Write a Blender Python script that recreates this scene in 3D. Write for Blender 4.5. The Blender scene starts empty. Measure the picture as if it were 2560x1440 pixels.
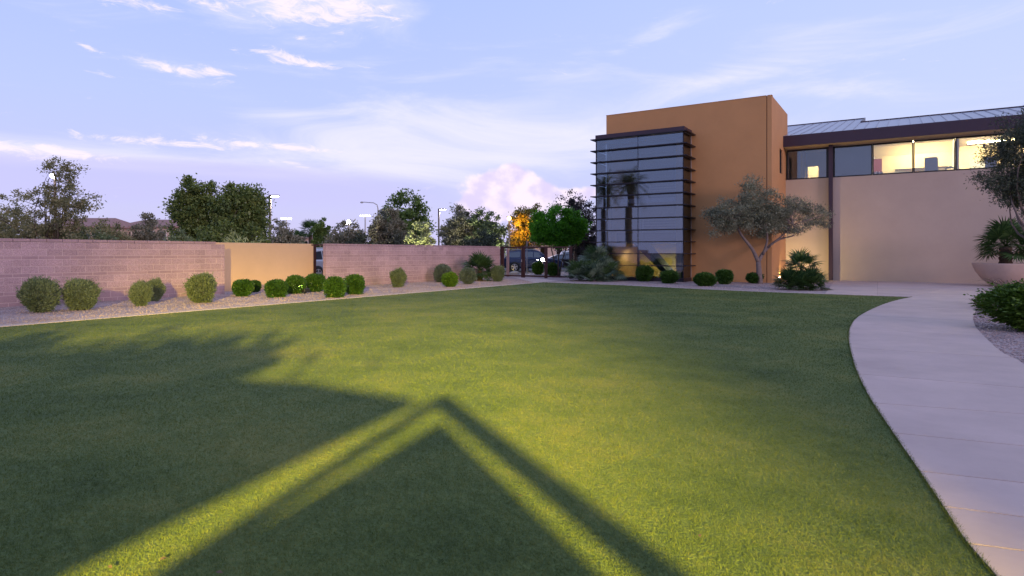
import bpy, bmesh, math, random
import numpy as np

# ------------------------------------------------------------------ camera, sky, sun, exposure
scene = bpy.context.scene
col = scene.collection
EYE = 1.5                       # eye height in metres
TH = math.radians(31.9)         # the camera looks 31.9 degrees left of the building's depth axis
FPX, CX, HOR = 22 / 36 * 2560, 1280.0, 632.0
FW = np.array([-math.sin(TH), math.cos(TH)])
RT = np.array([math.cos(TH), math.sin(TH)])

cam_data = bpy.data.cameras.new('camera')
cam_data.lens = 22.0
cam_data.sensor_width = 36.0
cam_data.shift_y = -(720 - HOR) / 2560
cam_data.clip_start = 0.05
cam_data.clip_end = 3000
cam = bpy.data.objects.new('camera', cam_data)
cam.location = (0, 0, EYE)
cam.rotation_euler = (math.radians(90), 0, TH)
col.objects.link(cam)
scene.camera = cam

SUN_AZ_CAM = (0.56, -0.83)      # direction towards the afterglow: behind the camera, to the right
SUN_EL = math.radians(9)
sxy = RT * SUN_AZ_CAM[0] + FW * SUN_AZ_CAM[1]
SUN_AZ = math.atan2(sxy[0], sxy[1])

world = bpy.data.worlds.new('World')
scene.world = world
world.use_nodes = True


def build_world():
    nt = world.node_tree
    nt.nodes.clear()
    N = nt.nodes.new
    L = nt.links.new

    def math_(op, a, b=None, c=None, clamp=False):
        n = N('ShaderNodeMath')
        n.operation = op
        n.use_clamp = clamp
        for i, v in enumerate((a, b, c)):
            if v is None:
                continue
            if isinstance(v, (int, float)):
                n.inputs[i].default_value = v
            else:
                L(v, n.inputs[i])
        return n.outputs[0]

    def smooth(x, lo, hi):
        n = N('ShaderNodeMapRange')
        n.interpolation_type = 'SMOOTHSTEP'
        L(x, n.inputs[0])
        n.inputs[1].default_value = lo
        n.inputs[2].default_value = hi
        return n.outputs[0]

    def mixc(f, a, b):
        n = N('ShaderNodeMix')
        n.data_type = 'RGBA'
        if isinstance(f, (int, float)):
            n.inputs[0].default_value = f
        else:
            L(f, n.inputs[0])
        for k, v in ((6, a), (7, b)):
            if isinstance(v, tuple):
                n.inputs[k].default_value = (*v, 1)
            else:
                L(v, n.inputs[k])
        return n.outputs[2]

    tc = N('ShaderNodeTexCoord')
    sep = N('ShaderNodeSeparateXYZ')
    L(tc.outputs['Generated'], sep.inputs[0])
    x, y, z = sep.outputs
    xr = math_('ADD', math_('MULTIPLY', x, float(RT[0])), math_('MULTIPLY', y, float(RT[1])))
    yf = math_('ADD', math_('MULTIPLY', x, float(FW[0])), math_('MULTIPLY', y, float(FW[1])))
    az = math_('ARCTAN2', xr, yf)
    el = math_('ARCSINE', z)

    def noise(sx, sy, off, detail=5, rough=0.6, dist=0.0, scale=1.0):
        cb = N('ShaderNodeCombineXYZ')
        L(math_('MULTIPLY', az, sx), cb.inputs[0])
        L(math_('MULTIPLY', el, sy), cb.inputs[1])
        cb.inputs[2].default_value = off
        n = N('ShaderNodeTexNoise')
        n.inputs['Scale'].default_value = scale
        n.inputs['Detail'].default_value = detail
        n.inputs['Roughness'].default_value = rough
        n.inputs['Distortion'].default_value = dist
        L(cb.outputs[0], n.inputs['Vector'])
        return n.outputs[0]

    def blob(px, py, wx, wy, amp=1.0, tilt=0.0):
        a0 = math.atan((px - CX) / FPX)
        e0 = math.atan((HOR - py) / FPX * math.cos(a0))
        sx, sy = wx / FPX * math.cos(a0) ** 2, wy / FPX * math.cos(a0)
        da = math_('SUBTRACT', az, a0)
        de = math_('SUBTRACT', el, e0)
        if tilt:
            de = math_('SUBTRACT', de, math_('MULTIPLY', da, tilt))
        d = math_('ADD', math_('POWER', math_('DIVIDE', da, sx), 2.0), math_('POWER', math_('DIVIDE', de, sy), 2.0))
        return math_('MULTIPLY', math_('EXPONENT', math_('MULTIPLY', d, -1.0)), amp)

    def total(items):
        r = items[0]
        for i in items[1:]:
            r = math_('ADD', r, i)
        return r

    # clear-sky gradient: Nishita sky with the sun low behind the camera, tinted towards the lavender dusk
    sky = N('ShaderNodeTexSky')
    sky.sky_type = 'NISHITA'
    sky.sun_disc = False
    sky.sun_elevation = SUN_EL
    sky.sun_rotation = SUN_AZ
    sky.ozone_density = 2.0
    sk = N('ShaderNodeMix')
    sk.data_type = 'RGBA'
    sk.blend_type = 'MULTIPLY'
    sk.inputs[0].default_value = 1.0
    L(sky.outputs[0], sk.inputs[6])
    sk.inputs[7].default_value = (0.10, 0.10, 0.12, 1)
    ramp = N('ShaderNodeValToRGB')
    L(math_('DIVIDE', el, math.pi / 2, clamp=True), ramp.inputs[0])
    e = ramp.color_ramp.elements
    e[0].position = 0.0
    e[0].color = (0.56, 0.53, 0.84, 1)
    e[1].position = 1.0
    e[1].color = (0.33, 0.42, 0.78, 1)
    for p, c in ((0.06, (0.53, 0.54, 0.86)), (0.14, (0.48, 0.55, 0.90)), (0.24, (0.41, 0.51, 0.89)), (0.5, (0.37, 0.46, 0.84))):
        q = ramp.color_ramp.elements.new(p)
        q.color = (*c, 1)
    base = mixc(0.88, sk.outputs[2], ramp.outputs[0])
    # paler to the right of the view
    right = smooth(xr, -0.5, 0.8)
    base = mixc(math_('MULTIPLY', right, 0.38), base, (0.62, 0.70, 0.95))

    # thin high veil
    n1 = noise(2.6, 13.0, 1.3, detail=7, rough=0.64, dist=0.9)
    veil = total([blob(200, 392, 600, 26, 0.9), blob(500, 425, 500, 16, 0.6), blob(1050, 300, 260, 70, 0.8, -0.15), blob(900, 400, 700, 60, 0.75), blob(1300, 350, 420, 45, 0.7),
                  blob(1850, 190, 260, 45, 0.75, 0.2), blob(2100, 220, 190, 30, 0.8, -0.1), blob(1650, 80, 110, 20, 0.6, 0.3),
                  blob(760, 20, 260, 70, 1.1, 0.1), blob(1950, 330, 600, 60, 0.45), blob(600, 250, 420, 40, 0.4, -0.3)])
    vcov = math_('MULTIPLY', smooth(math_('ADD', math_('MULTIPLY', n1, 1.25), math_('MULTIPLY', math_('MINIMUM', veil, 1.1), 0.42)), 0.66, 1.22), 0.78)
    colr = mixc(vcov, base, (0.80, 0.77, 0.97))
    # long lavender bank near the left horizon
    nb = noise(3.0, 26.0, 4.4, detail=5, rough=0.55)
    bank = smooth(math_('ADD', total([blob(200, 440, 900, 58, 0.95), blob(800, 470, 500, 60, 0.5)]), math_('MULTIPLY', nb, 0.5)), 0.45, 1.05)
    colr = mixc(math_('MULTIPLY', bank, 0.75), colr, (0.52, 0.51, 0.85))
    # bright rim on the bank and small ragged clouds
    n2 = noise(21.0, 62.0, 7.7, detail=7, rough=0.70, dist=0.9)
    small = total([blob(90, 374, 230, 22, 1.1, -0.04), blob(420, 356, 240, 13, 1.1), blob(680, 363, 180, 10, 0.9, -0.05),
                   blob(430, 170, 120, 17, 1.05, -0.08), blob(560, 180, 60, 16, 0.7), blob(330, 198, 80, 8, 0.6),
                   blob(700, 140, 40, 24, 0.95), blob(800, 163, 110, 10, 0.95, -0.05), blob(640, 127, 50, 6, 0.7), blob(225, 120, 40, 10, 0.8, -0.3),
                   blob(340, 10, 110, 22, 1.0), blob(530, 12, 50, 12, 0.8), blob(880, 20, 150, 36, 1.0, 0.1), blob(720, 20, 170, 40, 0.7),
                   blob(750, 415, 70, 8, 0.8, -0.2), blob(180, 78, 25, 6, 0.6), blob(750, 95, 18, 6, 0.8)])
    scov = smooth(math_('ADD', math_('MULTIPLY', math_('MINIMUM', small, 1.0), 0.42), math_('MULTIPLY', n2, 1.45)), 0.90, 1.30)
    colr = mixc(math_('MULTIPLY', scov, 0.85), colr, (0.92, 0.80, 0.94))
    # cumulus tower above the gate
    n3 = noise(17.0, 17.0, 2.1, detail=6, rough=0.55, dist=0.2)
    cum = total([blob(1215, 480, 62, 52, 0.95), blob(1285, 455, 52, 46, 1.0), blob(1320, 510, 120, 50, 0.9), blob(1390, 500, 80, 36, 0.7), blob(1180, 520, 80, 30, 0.6), blob(1480, 480, 60, 22, 0.6)])
    ccov = smooth(math_('ADD', cum, math_('MULTIPLY', math_('SUBTRACT', n3, 0.5), 1.6)), 0.42, 0.72)
    n4 = noise(26.0, 30.0, 9.1, detail=4, rough=0.5)
    ccol = mixc(smooth(n4, 0.35, 0.62), (0.70, 0.60, 0.84), (0.97, 0.82, 0.92))
    colr = mixc(math_('MULTIPLY', ccov, 0.85), colr, ccol)
    # warm haze low on the horizon
    low = math_('MULTIPLY', smooth(math_('ABSOLUTE', el), 0.16, 0.0), 0.25)
    colr = mixc(low, colr, (0.60, 0.54, 0.83))

    bg = N('ShaderNodeBackground')
    L(colr, bg.inputs[0])
    bg.inputs[1].default_value = 0.87
    out = N('ShaderNodeOutputWorld')
    L(bg.outputs[0], out.inputs[0])


build_world()
world.cycles.sampling_method = 'MANUAL'
world.cycles.sample_map_resolution = 256

sun_data = bpy.data.lights.new('sun', 'SUN')
sun_data.energy = 1.0
sun_data.angle = math.radians(14)
sun_data.color = (1.0, 0.70, 0.72)
sun = bpy.data.objects.new('sun', sun_data)
sun.rotation_euler = (math.pi / 2 - SUN_EL, 0, math.pi - SUN_AZ)
col.objects.link(sun)

vs = scene.view_settings
vs.view_transform = 'Standard'
vs.look = 'None'
vs.gamma = 1.0
vs.exposure = 0.47
vs.use_curve_mapping = False
scene.render.engine = 'CYCLES'
cy = scene.cycles
cy.use_denoising = True
cy.max_bounces = 8
cy.diffuse_bounces = 3
cy.glossy_bounces = 4
cy.transmission_bounces = 6
cy.transparent_max_bounces = 16
cy.caustics_reflective = False
cy.caustics_refractive = False
cy.sample_clamp_indirect = 6.0


# ------------------------------------------------------------------ photo pixel -> place
def rdir(px):
    return RT * ((px - CX) / FPX) + FW


def G(px, py, z=0.0):
    """ground point seen at a pixel"""
    t = (z - EYE) / ((HOR - py) / FPX)
    p = rdir(px) * t
    return (float(p[0]), float(p[1]))


def onx(px, x):
    d = rdir(px)
    return float(d[1] / d[0] * x)


def ony(px, y):
    d = rdir(px)
    return float(d[0] / d[1] * y)


def C(X, Y):
    """metres right of / ahead of the camera -> world"""
    p = RT * X + FW * Y
    return (float(p[0]), float(p[1]))


def at(px, depth):
    return C((px - CX) / FPX * depth, depth)


def zat(py, depth):
    return EYE + (HOR - py) / FPX * depth


# ------------------------------------------------------------------ materials
MATS = {}


def new_mat(name):
    m = bpy.data.materials.new(name)
    m.use_nodes = True
    nt = m.node_tree
    bs = nt.nodes.get('Principled BSDF')
    return m, nt, bs


def plain(name, c, rough=0.6, metal=0.0, var=0.12, vscale=3.0, bump=0.0, bscale=60.0, objvar=0.0, spec=0.4, emit=None, estr=0.0, streak=False):
    """one colour with cloudy variation, optional fine relief and per-object variation"""
    m, nt, bs = new_mat(name)
    N, L = nt.nodes.new, nt.links.new
    tc = N('ShaderNodeTexCoord')
    geo = N('ShaderNodeNewGeometry')
    if var or objvar:
        n = N('ShaderNodeTexNoise')
        n.inputs['Scale'].default_value = vscale
        n.inputs['Detail'].default_value = 6
        n.inputs['Roughness'].default_value = 0.65
        if streak:
            mp = N('ShaderNodeMapping')
            mp.inputs['Scale'].default_value = (1, 1, 0.15)
            L(geo.outputs['Position'], mp.inputs[0])
            L(mp.outputs[0], n.inputs['Vector'])
        else:
            L(geo.outputs['Position'], n.inputs['Vector'])
        mr = N('ShaderNodeMapRange')
        mr.inputs[1].default_value = 0.25
        mr.inputs[2].default_value = 0.75
        mr.inputs[3].default_value = 1 - var
        mr.inputs[4].default_value = 1 + var
        L(n.outputs[0], mr.inputs[0])
        fac = mr.outputs[0]
        if objvar:
            oi = N('ShaderNodeObjectInfo')
            m2 = N('ShaderNodeMapRange')
            m2.inputs[3].default_value = 1 - objvar
            m2.inputs[4].default_value = 1 + objvar
            L(oi.outputs['Random'], m2.inputs[0])
            mm = N('ShaderNodeMath')
            mm.operation = 'MULTIPLY'
            L(fac, mm.inputs[0])
            L(m2.outputs[0], mm.inputs[1])
            fac = mm.outputs[0]
        vm = N('ShaderNodeVectorMath')
        vm.operation = 'SCALE'
        vm.inputs[0].default_value = c
        L(fac, vm.inputs['Scale'])
        L(vm.outputs[0], bs.inputs['Base Color'])
    else:
        bs.inputs['Base Color'].default_value = (*c, 1)
    bs.inputs['Roughness'].default_value = rough
    bs.inputs['Metallic'].default_value = metal
    bs.inputs['Specular IOR Level'].default_value = spec
    if bump:
        n2 = N('ShaderNodeTexNoise')
        n2.inputs['Scale'].default_value = bscale
        n2.inputs['Detail'].default_value = 5
        L(geo.outputs['Position'], n2.inputs['Vector'])
        b = N('ShaderNodeBump')
        b.inputs['Strength'].default_value = bump
        b.inputs['Distance'].default_value = 0.02
        L(n2.outputs[0], b.inputs['Height'])
        L(b.outputs[0], bs.inputs['Normal'])
    if emit:
        bs.inputs['Emission Color'].default_value = (*emit, 1)
        bs.inputs['Emission Strength'].default_value = estr
    MATS[name] = m
    return m


def leafmat(name, dark, light, trans=0.3, rough=0.55, tint=None):
    m, nt, bs = new_mat(name)
    N, L = nt.nodes.new, nt.links.new
    geo = N('ShaderNodeNewGeometry')
    r = N('ShaderNodeValToRGB')
    r.color_ramp.elements[0].color = (*dark, 1)
    r.color_ramp.elements[1].color = (*light, 1)
    n = N('ShaderNodeTexNoise')
    n.inputs['Scale'].default_value = 1.7
    L(geo.outputs['Position'], n.inputs['Vector'])
    mx = N('ShaderNodeMath')
    mx.operation = 'MULTIPLY_ADD'
    L(geo.outputs['Random Per Island'], mx.inputs[0])
    mx.inputs[1].default_value = 0.75
    s = N('ShaderNodeMath')
    s.operation = 'MULTIPLY_ADD'
    L(n.outputs[0], s.inputs[0])
    s.inputs[1].default_value = 1.0
    s.inputs[2].default_value = -0.35
    L(s.outputs[0], mx.inputs[2])
    L(mx.outputs[0], r.inputs[0])
    L(r.outputs[0], bs.inputs['Base Color'])
    bs.inputs['Roughness'].default_value = rough
    bs.inputs['Specular IOR Level'].default_value = 0.3
    tr = N('ShaderNodeBsdfTranslucent')
    vm = N('ShaderNodeVectorMath')
    vm.operation = 'MULTIPLY'
    L(r.outputs[0], vm.inputs[0])
    vm.inputs[1].default_value = tint or (1.3, 1.3, 0.7)
    L(vm.outputs[0], tr.inputs[0])
    ms = N('ShaderNodeMixShader')
    ms.inputs[0].default_value = trans
    L(bs.outputs[0], ms.inputs[1])
    L(tr.outputs[0], ms.inputs[2])
    L(ms.outputs[0], nt.nodes['Material Output'].inputs[0])
    MATS[name] = m
    return m


def glass(name, tint, refl=0.25, rough=0.01):
    """thin pane: tinted see-through plus mirror reflection that grows at grazing angles"""
    m, nt, bs = new_mat(name)
    nt.nodes.remove(bs)
    N, L = nt.nodes.new, nt.links.new
    t = N('ShaderNodeBsdfTransparent')
    t.inputs[0].default_value = (*tint, 1)
    g = N('ShaderNodeBsdfGlossy')
    g.inputs['Roughness'].default_value = rough
    g.inputs[0].default_value = (0.85, 0.92, 1.0, 1)
    lw = N('ShaderNodeFresnel')
    lw.inputs[0].default_value = 1.5
    ad = N('ShaderNodeMath')
    ad.operation = 'ADD'
    ad.use_clamp = True
    ad.inputs[1].default_value = refl
    L(lw.outputs[0], ad.inputs[0])
    ms = N('ShaderNodeMixShader')
    L(ad.outputs[0], ms.inputs[0])
    L(t.outputs[0], ms.inputs[1])
    L(g.outputs[0], ms.inputs[2])
    L(ms.outputs[0], nt.nodes['Material Output'].inputs[0])
    MATS[name] = m
    return m


def emitter(name, c, s):
    m, nt, bs = new_mat(name)
    nt.nodes.remove(bs)
    e = nt.nodes.new('ShaderNodeEmission')
    e.inputs[0].default_value = (*c, 1)
    e.inputs[1].default_value = s
    nt.links.new(e.outputs[0], nt.nodes['Material Output'].inputs[0])
    MATS[name] = m
    return m


def pebble_mat(name, cols, scale=38.0):
    """gravel: cell-coloured stones with rounded relief"""
    m, nt, bs = new_mat(name)
    N, L = nt.nodes.new, nt.links.new
    geo = N('ShaderNodeNewGeometry')
    v = N('ShaderNodeTexVoronoi')
    v.inputs['Scale'].default_value = scale
    L(geo.outputs['Position'], v.inputs['Vector'])
    sp = N('ShaderNodeSeparateColor')
    L(v.outputs['Color'], sp.inputs[0])
    r = N('ShaderNodeValToRGB')
    el = r.color_ramp.elements
    el[0].color = (*cols[0], 1)
    el[1].color = (*cols[-1], 1)
    for i, c in enumerate(cols[1:-1]):
        q = el.new((i + 1) / (len(cols) - 1))
        q.color = (*c, 1)
    L(sp.outputs[0], r.inputs[0])
    n = N('ShaderNodeTexNoise')
    n.inputs['Scale'].default_value = 0.9
    n.inputs['Detail'].default_value = 5
    L(geo.outputs['Position'], n.inputs['Vector'])
    mr = N('ShaderNodeMapRange')
    mr.inputs[1].default_value = 0.3
    mr.inputs[2].default_value = 0.7
    mr.inputs[3].default_value = 0.82
    mr.inputs[4].default_value = 1.12
    L(n.outputs[0], mr.inputs[0])
    vm = N('ShaderNodeVectorMath')
    vm.operation = 'SCALE'
    L(r.outputs[0], vm.inputs[0])
    L(mr.outputs[0], vm.inputs['Scale'])
    L(vm.outputs[0], bs.inputs['Base Color'])
    bs.inputs['Roughness'].default_value = 0.85
    b = N('ShaderNodeBump')
    b.invert = True
    b.inputs['Strength'].default_value = 0.7
    b.inputs['Distance'].default_value = 0.02
    L(v.outputs['Distance'], b.inputs['Height'])
    L(b.outputs[0], bs.inputs['Normal'])
    MATS[name] = m
    return m


def turf_mat(name, is_blade):
    m, nt, bs = new_mat(name)
    N, L = nt.nodes.new, nt.links.new
    geo = N('ShaderNodeNewGeometry')
    n = N('ShaderNodeTexNoise')
    n.inputs['Scale'].default_value = 0.55
    n.inputs['Detail'].default_value = 7
    n.inputs['Roughness'].default_value = 0.7
    L(geo.outputs['Position'], n.inputs['Vector'])
    n2 = N('ShaderNodeTexNoise')
    n2.inputs['Scale'].default_value = 45 if not is_blade else 14
    n2.inputs['Detail'].default_value = 6
    L(geo.outputs['Position'], n2.inputs['Vector'])
    a = N('ShaderNodeMath')
    a.operation = 'MULTIPLY_ADD'
    L(n2.outputs[0], a.inputs[0])
    a.inputs[1].default_value = 0.6
    amp = N('ShaderNodeMath')
    amp.operation = 'MULTIPLY_ADD'
    L(n.outputs[0], amp.inputs[0])
    amp.inputs[1].default_value = 1.4
    amp.inputs[2].default_value = -0.2
    L(amp.outputs[0], a.inputs[2])
    s = N('ShaderNodeMath')
    s.operation = 'SUBTRACT'
    L(a.outputs[0], s.inputs[0])
    s.inputs[1].default_value = 0.3
    fac = s.outputs[0]
    if is_blade:
        b2 = N('ShaderNodeMath')
        b2.operation = 'MULTIPLY_ADD'
        L(geo.outputs['Random Per Island'], b2.inputs[0])
        b2.inputs[1].default_value = 0.34
        q = N('ShaderNodeMath')
        q.operation = 'SUBTRACT'
        L(fac, q.inputs[0])
        q.inputs[1].default_value = 0.14
        L(q.outputs[0], b2.inputs[2])
        fac = b2.outputs[0]
    r = N('ShaderNodeValToRGB')
    el = r.color_ramp.elements
    el[0].position = 0.15
    el[0].color = (0.044, 0.074, 0.023, 1)
    el[1].position = 0.9
    el[1].color = (0.190, 0.196, 0.060, 1)
    q = el.new(0.5)
    q.color = (0.098, 0.138, 0.040, 1)
    L(fac, r.inputs[0])
    L(r.outputs[0], bs.inputs['Base Color'])
    bs.inputs['Roughness'].default_value = 0.7
    bs.inputs['Specular IOR Level'].default_value = 0.15
    if is_blade:
        tr = N('ShaderNodeBsdfTranslucent')
        L(r.outputs[0], tr.inputs[0])
        ms = N('ShaderNodeMixShader')
        ms.inputs[0].default_value = 0.35
        L(bs.outputs[0], ms.inputs[1])
        L(tr.outputs[0], ms.inputs[2])
        L(ms.outputs[0], nt.nodes['Material Output'].inputs[0])
    else:
        b = N('ShaderNodeBump')
        b.inputs['Strength'].default_value = 0.6
        b.inputs['Distance'].default_value = 0.04
        L(n2.outputs[0], b.inputs['Height'])
        L(b.outputs[0], bs.inputs['Normal'])
    MATS[name] = m
    return m


def block_mat(name, c, speck, objvar):
    """ground-face concrete block: aggregate specks, faint stains, block-to-block variation"""
    m, nt, bs = new_mat(name)
    N, L = nt.nodes.new, nt.links.new
    geo = N('ShaderNodeNewGeometry')
    v = N('ShaderNodeTexVoronoi')
    v.inputs['Scale'].default_value = 70
    L(geo.outputs['Position'], v.inputs['Vector'])
    sp = N('ShaderNodeSeparateColor')
    L(v.outputs['Color'], sp.inputs[0])
    mr = N('ShaderNodeMapRange')
    mr.inputs[3].default_value = 1 - speck
    mr.inputs[4].default_value = 1 + speck
    L(sp.outputs[0], mr.inputs[0])
    n = N('ShaderNodeTexNoise')
    n.inputs['Scale'].default_value = 1.1
    n.inputs['Detail'].default_value = 6
    L(geo.outputs['Position'], n.inputs['Vector'])
    m2 = N('ShaderNodeMapRange')
    m2.inputs[1].default_value = 0.3
    m2.inputs[2].default_value = 0.7
    m2.inputs[3].default_value = 0.88
    m2.inputs[4].default_value = 1.1
    L(n.outputs[0], m2.inputs[0])
    oi = N('ShaderNodeObjectInfo')
    m3 = N('ShaderNodeMapRange')
    m3.inputs[3].default_value = 1 - objvar
    m3.inputs[4].default_value = 1 + objvar
    L(oi.outputs['Random'], m3.inputs[0])
    p1 = N('ShaderNodeMath')
    p1.operation = 'MULTIPLY'
    L(mr.outputs[0], p1.inputs[0])
    L(m2.outputs[0], p1.inputs[1])
    p2 = N('ShaderNodeMath')
    p2.operation = 'MULTIPLY'
    L(p1.outputs[0], p2.inputs[0])
    L(m3.outputs[0], p2.inputs[1])
    vm = N('ShaderNodeVectorMath')
    vm.operation = 'SCALE'
    vm.inputs[0].default_value = c
    L(p2.outputs[0], vm.inputs['Scale'])
    L(vm.outputs[0], bs.inputs['Base Color'])
    bs.inputs['Roughness'].default_value = 0.88
    bs.inputs['Specular IOR Level'].default_value = 0.2
    MATS[name] = m


plain('earth', (0.20, 0.16, 0.13), 0.9, var=0.2, vscale=0.4)
plain('asphalt', (0.055, 0.055, 0.06), 0.85, var=0.2, vscale=0.8, bump=0.4, bscale=90)
plain('paint_white', (0.75, 0.74, 0.70), 0.7)
pebble_mat('gravel', [(0.25, 0.18, 0.175), (0.40, 0.31, 0.30), (0.31, 0.235, 0.235), (0.50, 0.40, 0.38), (0.36, 0.265, 0.265)], 34)
plain('stone', (0.44, 0.34, 0.31), 0.85, var=0.2, vscale=30)
turf_mat('turf', False)
turf_mat('blade', True)
plain('concrete', (0.475, 0.365, 0.335), 0.75, var=0.15, vscale=0.9, bump=0.12, bscale=120, objvar=0.04)
plain('kerb', (0.46, 0.38, 0.36), 0.8, var=0.1, vscale=3)
plain('joint', (0.17, 0.14, 0.13), 0.9)
block_mat('block', (0.375, 0.258, 0.268), 0.25, 0.11)
block_mat('block_smooth', (0.34, 0.23, 0.24), 0.08, 0.05)
plain('mortar', (0.52, 0.39, 0.37), 0.9, var=0.08)
plain('stucco_yellow', (0.58, 0.39, 0.225), 0.85, var=0.05, vscale=1.2, bump=0.15, bscale=150)
plain('stucco_orange', (0.46, 0.235, 0.100), 0.85, var=0.07, vscale=0.9, bump=0.2, bscale=150)
plain('stucco_beige', (0.435, 0.340, 0.285), 0.85, var=0.06, vscale=0.7, bump=0.18, bscale=150)
plain('groove', (0.10, 0.05, 0.025), 0.9)
plain('plum_metal', (0.045, 0.026, 0.042), 0.42, metal=0.2, var=0.1, vscale=1.5)
plain('fin_metal', (0.018, 0.014, 0.022), 0.4, metal=0.2, var=0.1)
plain('frame_black', (0.014, 0.013, 0.016), 0.4, var=0.1)
plain('rust_steel', (0.050, 0.018, 0.017), 0.6, metal=0.2, var=0.25, vscale=6)
plain('roof_metal', (0.34, 0.34, 0.40), 0.34, metal=0.75, var=0.10, vscale=0.9, objvar=0.05)
plain('soffit', (0.55, 0.42, 0.28), 0.8, var=0.04)
plain('interior_cream', (0.70, 0.60, 0.42), 0.8, var=0.03)
plain('interior_grey', (0.40, 0.42, 0.47), 0.8, var=0.04)
plain('interior_white', (0.62, 0.62, 0.64), 0.8, var=0.04)
plain('interior_yellow', (0.52, 0.35, 0.11), 0.8, var=0.05)
plain('interior_dark', (0.05, 0.045, 0.05), 0.7)
plain('carpet', (0.12, 0.11, 0.11), 0.9)
plain('blind', (0.085, 0.125, 0.20), 0.7, var=0.04)
plain('steel_rail', (0.55, 0.55, 0.58), 0.3, metal=0.8, var=0.05)
plain('pole_metal', (0.16, 0.13, 0.12), 0.45, metal=0.4, var=0.15)
plain('galvanised', (0.38, 0.36, 0.36), 0.5, metal=0.4, var=0.15)
plain('bark', (0.085, 0.062, 0.050), 0.9, var=0.3, vscale=12, bump=0.6, bscale=40)
plain('bark_olive', (0.17, 0.13, 0.12), 0.9, var=0.3, vscale=10, bump=0.6, bscale=40)
plain('palm_trunk', (0.06, 0.042, 0.03), 0.95, var=0.4, vscale=14, bump=0.8, bscale=30)
plain('bowl', (0.50, 0.36, 0.30), 0.8, var=0.1, vscale=2.5, bump=0.1, bscale=80)
plain('soil', (0.045, 0.032, 0.025), 0.95, var=0.3, vscale=20)
plain('tile_roof', (0.30, 0.17, 0.145), 0.85, var=0.2, vscale=2.0)
plain('house_wall', (0.48, 0.36, 0.29), 0.85, var=0.06)
plain('house_trim', (0.62, 0.55, 0.48), 0.8, var=0.04)
plain('rubber', (0.015, 0.015, 0.016), 0.8)
plain('alloy', (0.62, 0.60, 0.58), 0.3, metal=0.8, var=0.04)
plain('car_blue', (0.018, 0.030, 0.085), 0.22, metal=0.3, var=0.02, spec=0.6)
plain('car_dark', (0.014, 0.016, 0.028), 0.22, metal=0.3, var=0.02, spec=0.6)
plain('car_silver', (0.42, 0.45, 0.52), 0.28, metal=0.5, var=0.02, spec=0.6)
plain('car_white', (0.70, 0.70, 0.70), 0.3, var=0.02, spec=0.6)
plain('car_trim', (0.02, 0.02, 0.022), 0.5)
plain('chrome', (0.7, 0.7, 0.72), 0.15, metal=1.0, var=0)
plain('lamp_red', (0.45, 0.01, 0.012), 0.25, emit=(1, 0.03, 0.02), estr=0.25)
plain('red_paint', (0.22, 0.05, 0.04), 0.5)
plain('fabric', (0.30, 0.28, 0.24), 0.9, var=0.1)
plain('timber', (0.16, 0.09, 0.05), 0.8, var=0.2)
plain('rock', (0.42, 0.36, 0.32), 0.9, var=0.2, vscale=4, bump=0.5, bscale=12)
plain('monitor', (0.03, 0.032, 0.036), 0.4)
plain('palm_bark_light', (0.17, 0.115, 0.075), 0.95, var=0.4, vscale=8, bump=0.8, bscale=30)
glass('pane_clear', (0.90, 0.90, 0.88), 0.06)
glass('pane_tint', (0.55, 0.66, 0.80), 0.10, 0.02)
glass('pane_side', (0.50, 0.46, 0.44), 0.06)
glass('car_glass', (0.10, 0.12, 0.15), 0.10)
emitter('tube_light', (1.0, 0.80, 0.42), 100.0)
emitter('led_white', (1.0, 0.95, 0.86), 60.0)
emitter('led_warm', (1.0, 0.80, 0.50), 25.0)
emitter('stadium', (0.92, 0.96, 1.0), 12.0)
emitter('sodium', (1.0, 0.55, 0.15), 12.0)
leafmat('leaf_sage', (0.064, 0.096, 0.044), (0.21, 0.26, 0.14), 0.25)
leafmat('leaf_grey', (0.055, 0.082, 0.062), (0.17, 0.215, 0.165), 0.2)
leafmat('leaf_gloss', (0.014, 0.045, 0.010), (0.075, 0.165, 0.028), 0.2, 0.32)
leafmat('leaf_bright', (0.030, 0.085, 0.010), (0.13, 0.25, 0.025), 0.3)
leafmat('leaf_hedge', (0.026, 0.060, 0.010), (0.13, 0.22, 0.03), 0.25)
leafmat('leaf_mesquite', (0.085, 0.092, 0.050), (0.34, 0.31, 0.18), 0.4)
leafmat('leaf_ficus', (0.030, 0.062, 0.018), (0.22, 0.27, 0.08), 0.3, 0.4)
leafmat('leaf_olive', (0.042, 0.058, 0.038), (0.38, 0.39, 0.27), 0.3, tint=(1, 1, 0.9))
leafmat('leaf_olive_dark', (0.018, 0.026, 0.018), (0.10, 0.12, 0.075), 0.2, tint=(1, 1, 0.9))
leafmat('leaf_greytree', (0.080, 0.086, 0.064), (0.32, 0.30, 0.23), 0.3)
leafmat('leaf_midtree', (0.034, 0.075, 0.022), (0.19, 0.27, 0.07), 0.35)
leafmat('leaf_pale', (0.17, 0.20, 0.10), (0.46, 0.50, 0.26), 0.3)
leafmat('leaf_round', (0.018, 0.10, 0.007), (0.12, 0.36, 0.022), 0.45)
leafmat('leaf_sparse', (0.018, 0.016, 0.022), (0.060, 0.050, 0.055), 0.2)
leafmat('leaf_gold', (0.10, 0.085, 0.02), (0.30, 0.22, 0.05), 0.3)
leafmat('leaf_palm', (0.018, 0.050, 0.018), (0.075, 0.135, 0.045), 0.2, 0.45)
leafmat('leaf_palm_blue', (0.045, 0.080, 0.060), (0.19, 0.26, 0.20), 0.2, 0.45)
leafmat('leaf_reed', (0.06, 0.042, 0.03), (0.18, 0.13, 0.085), 0.2)


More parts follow.
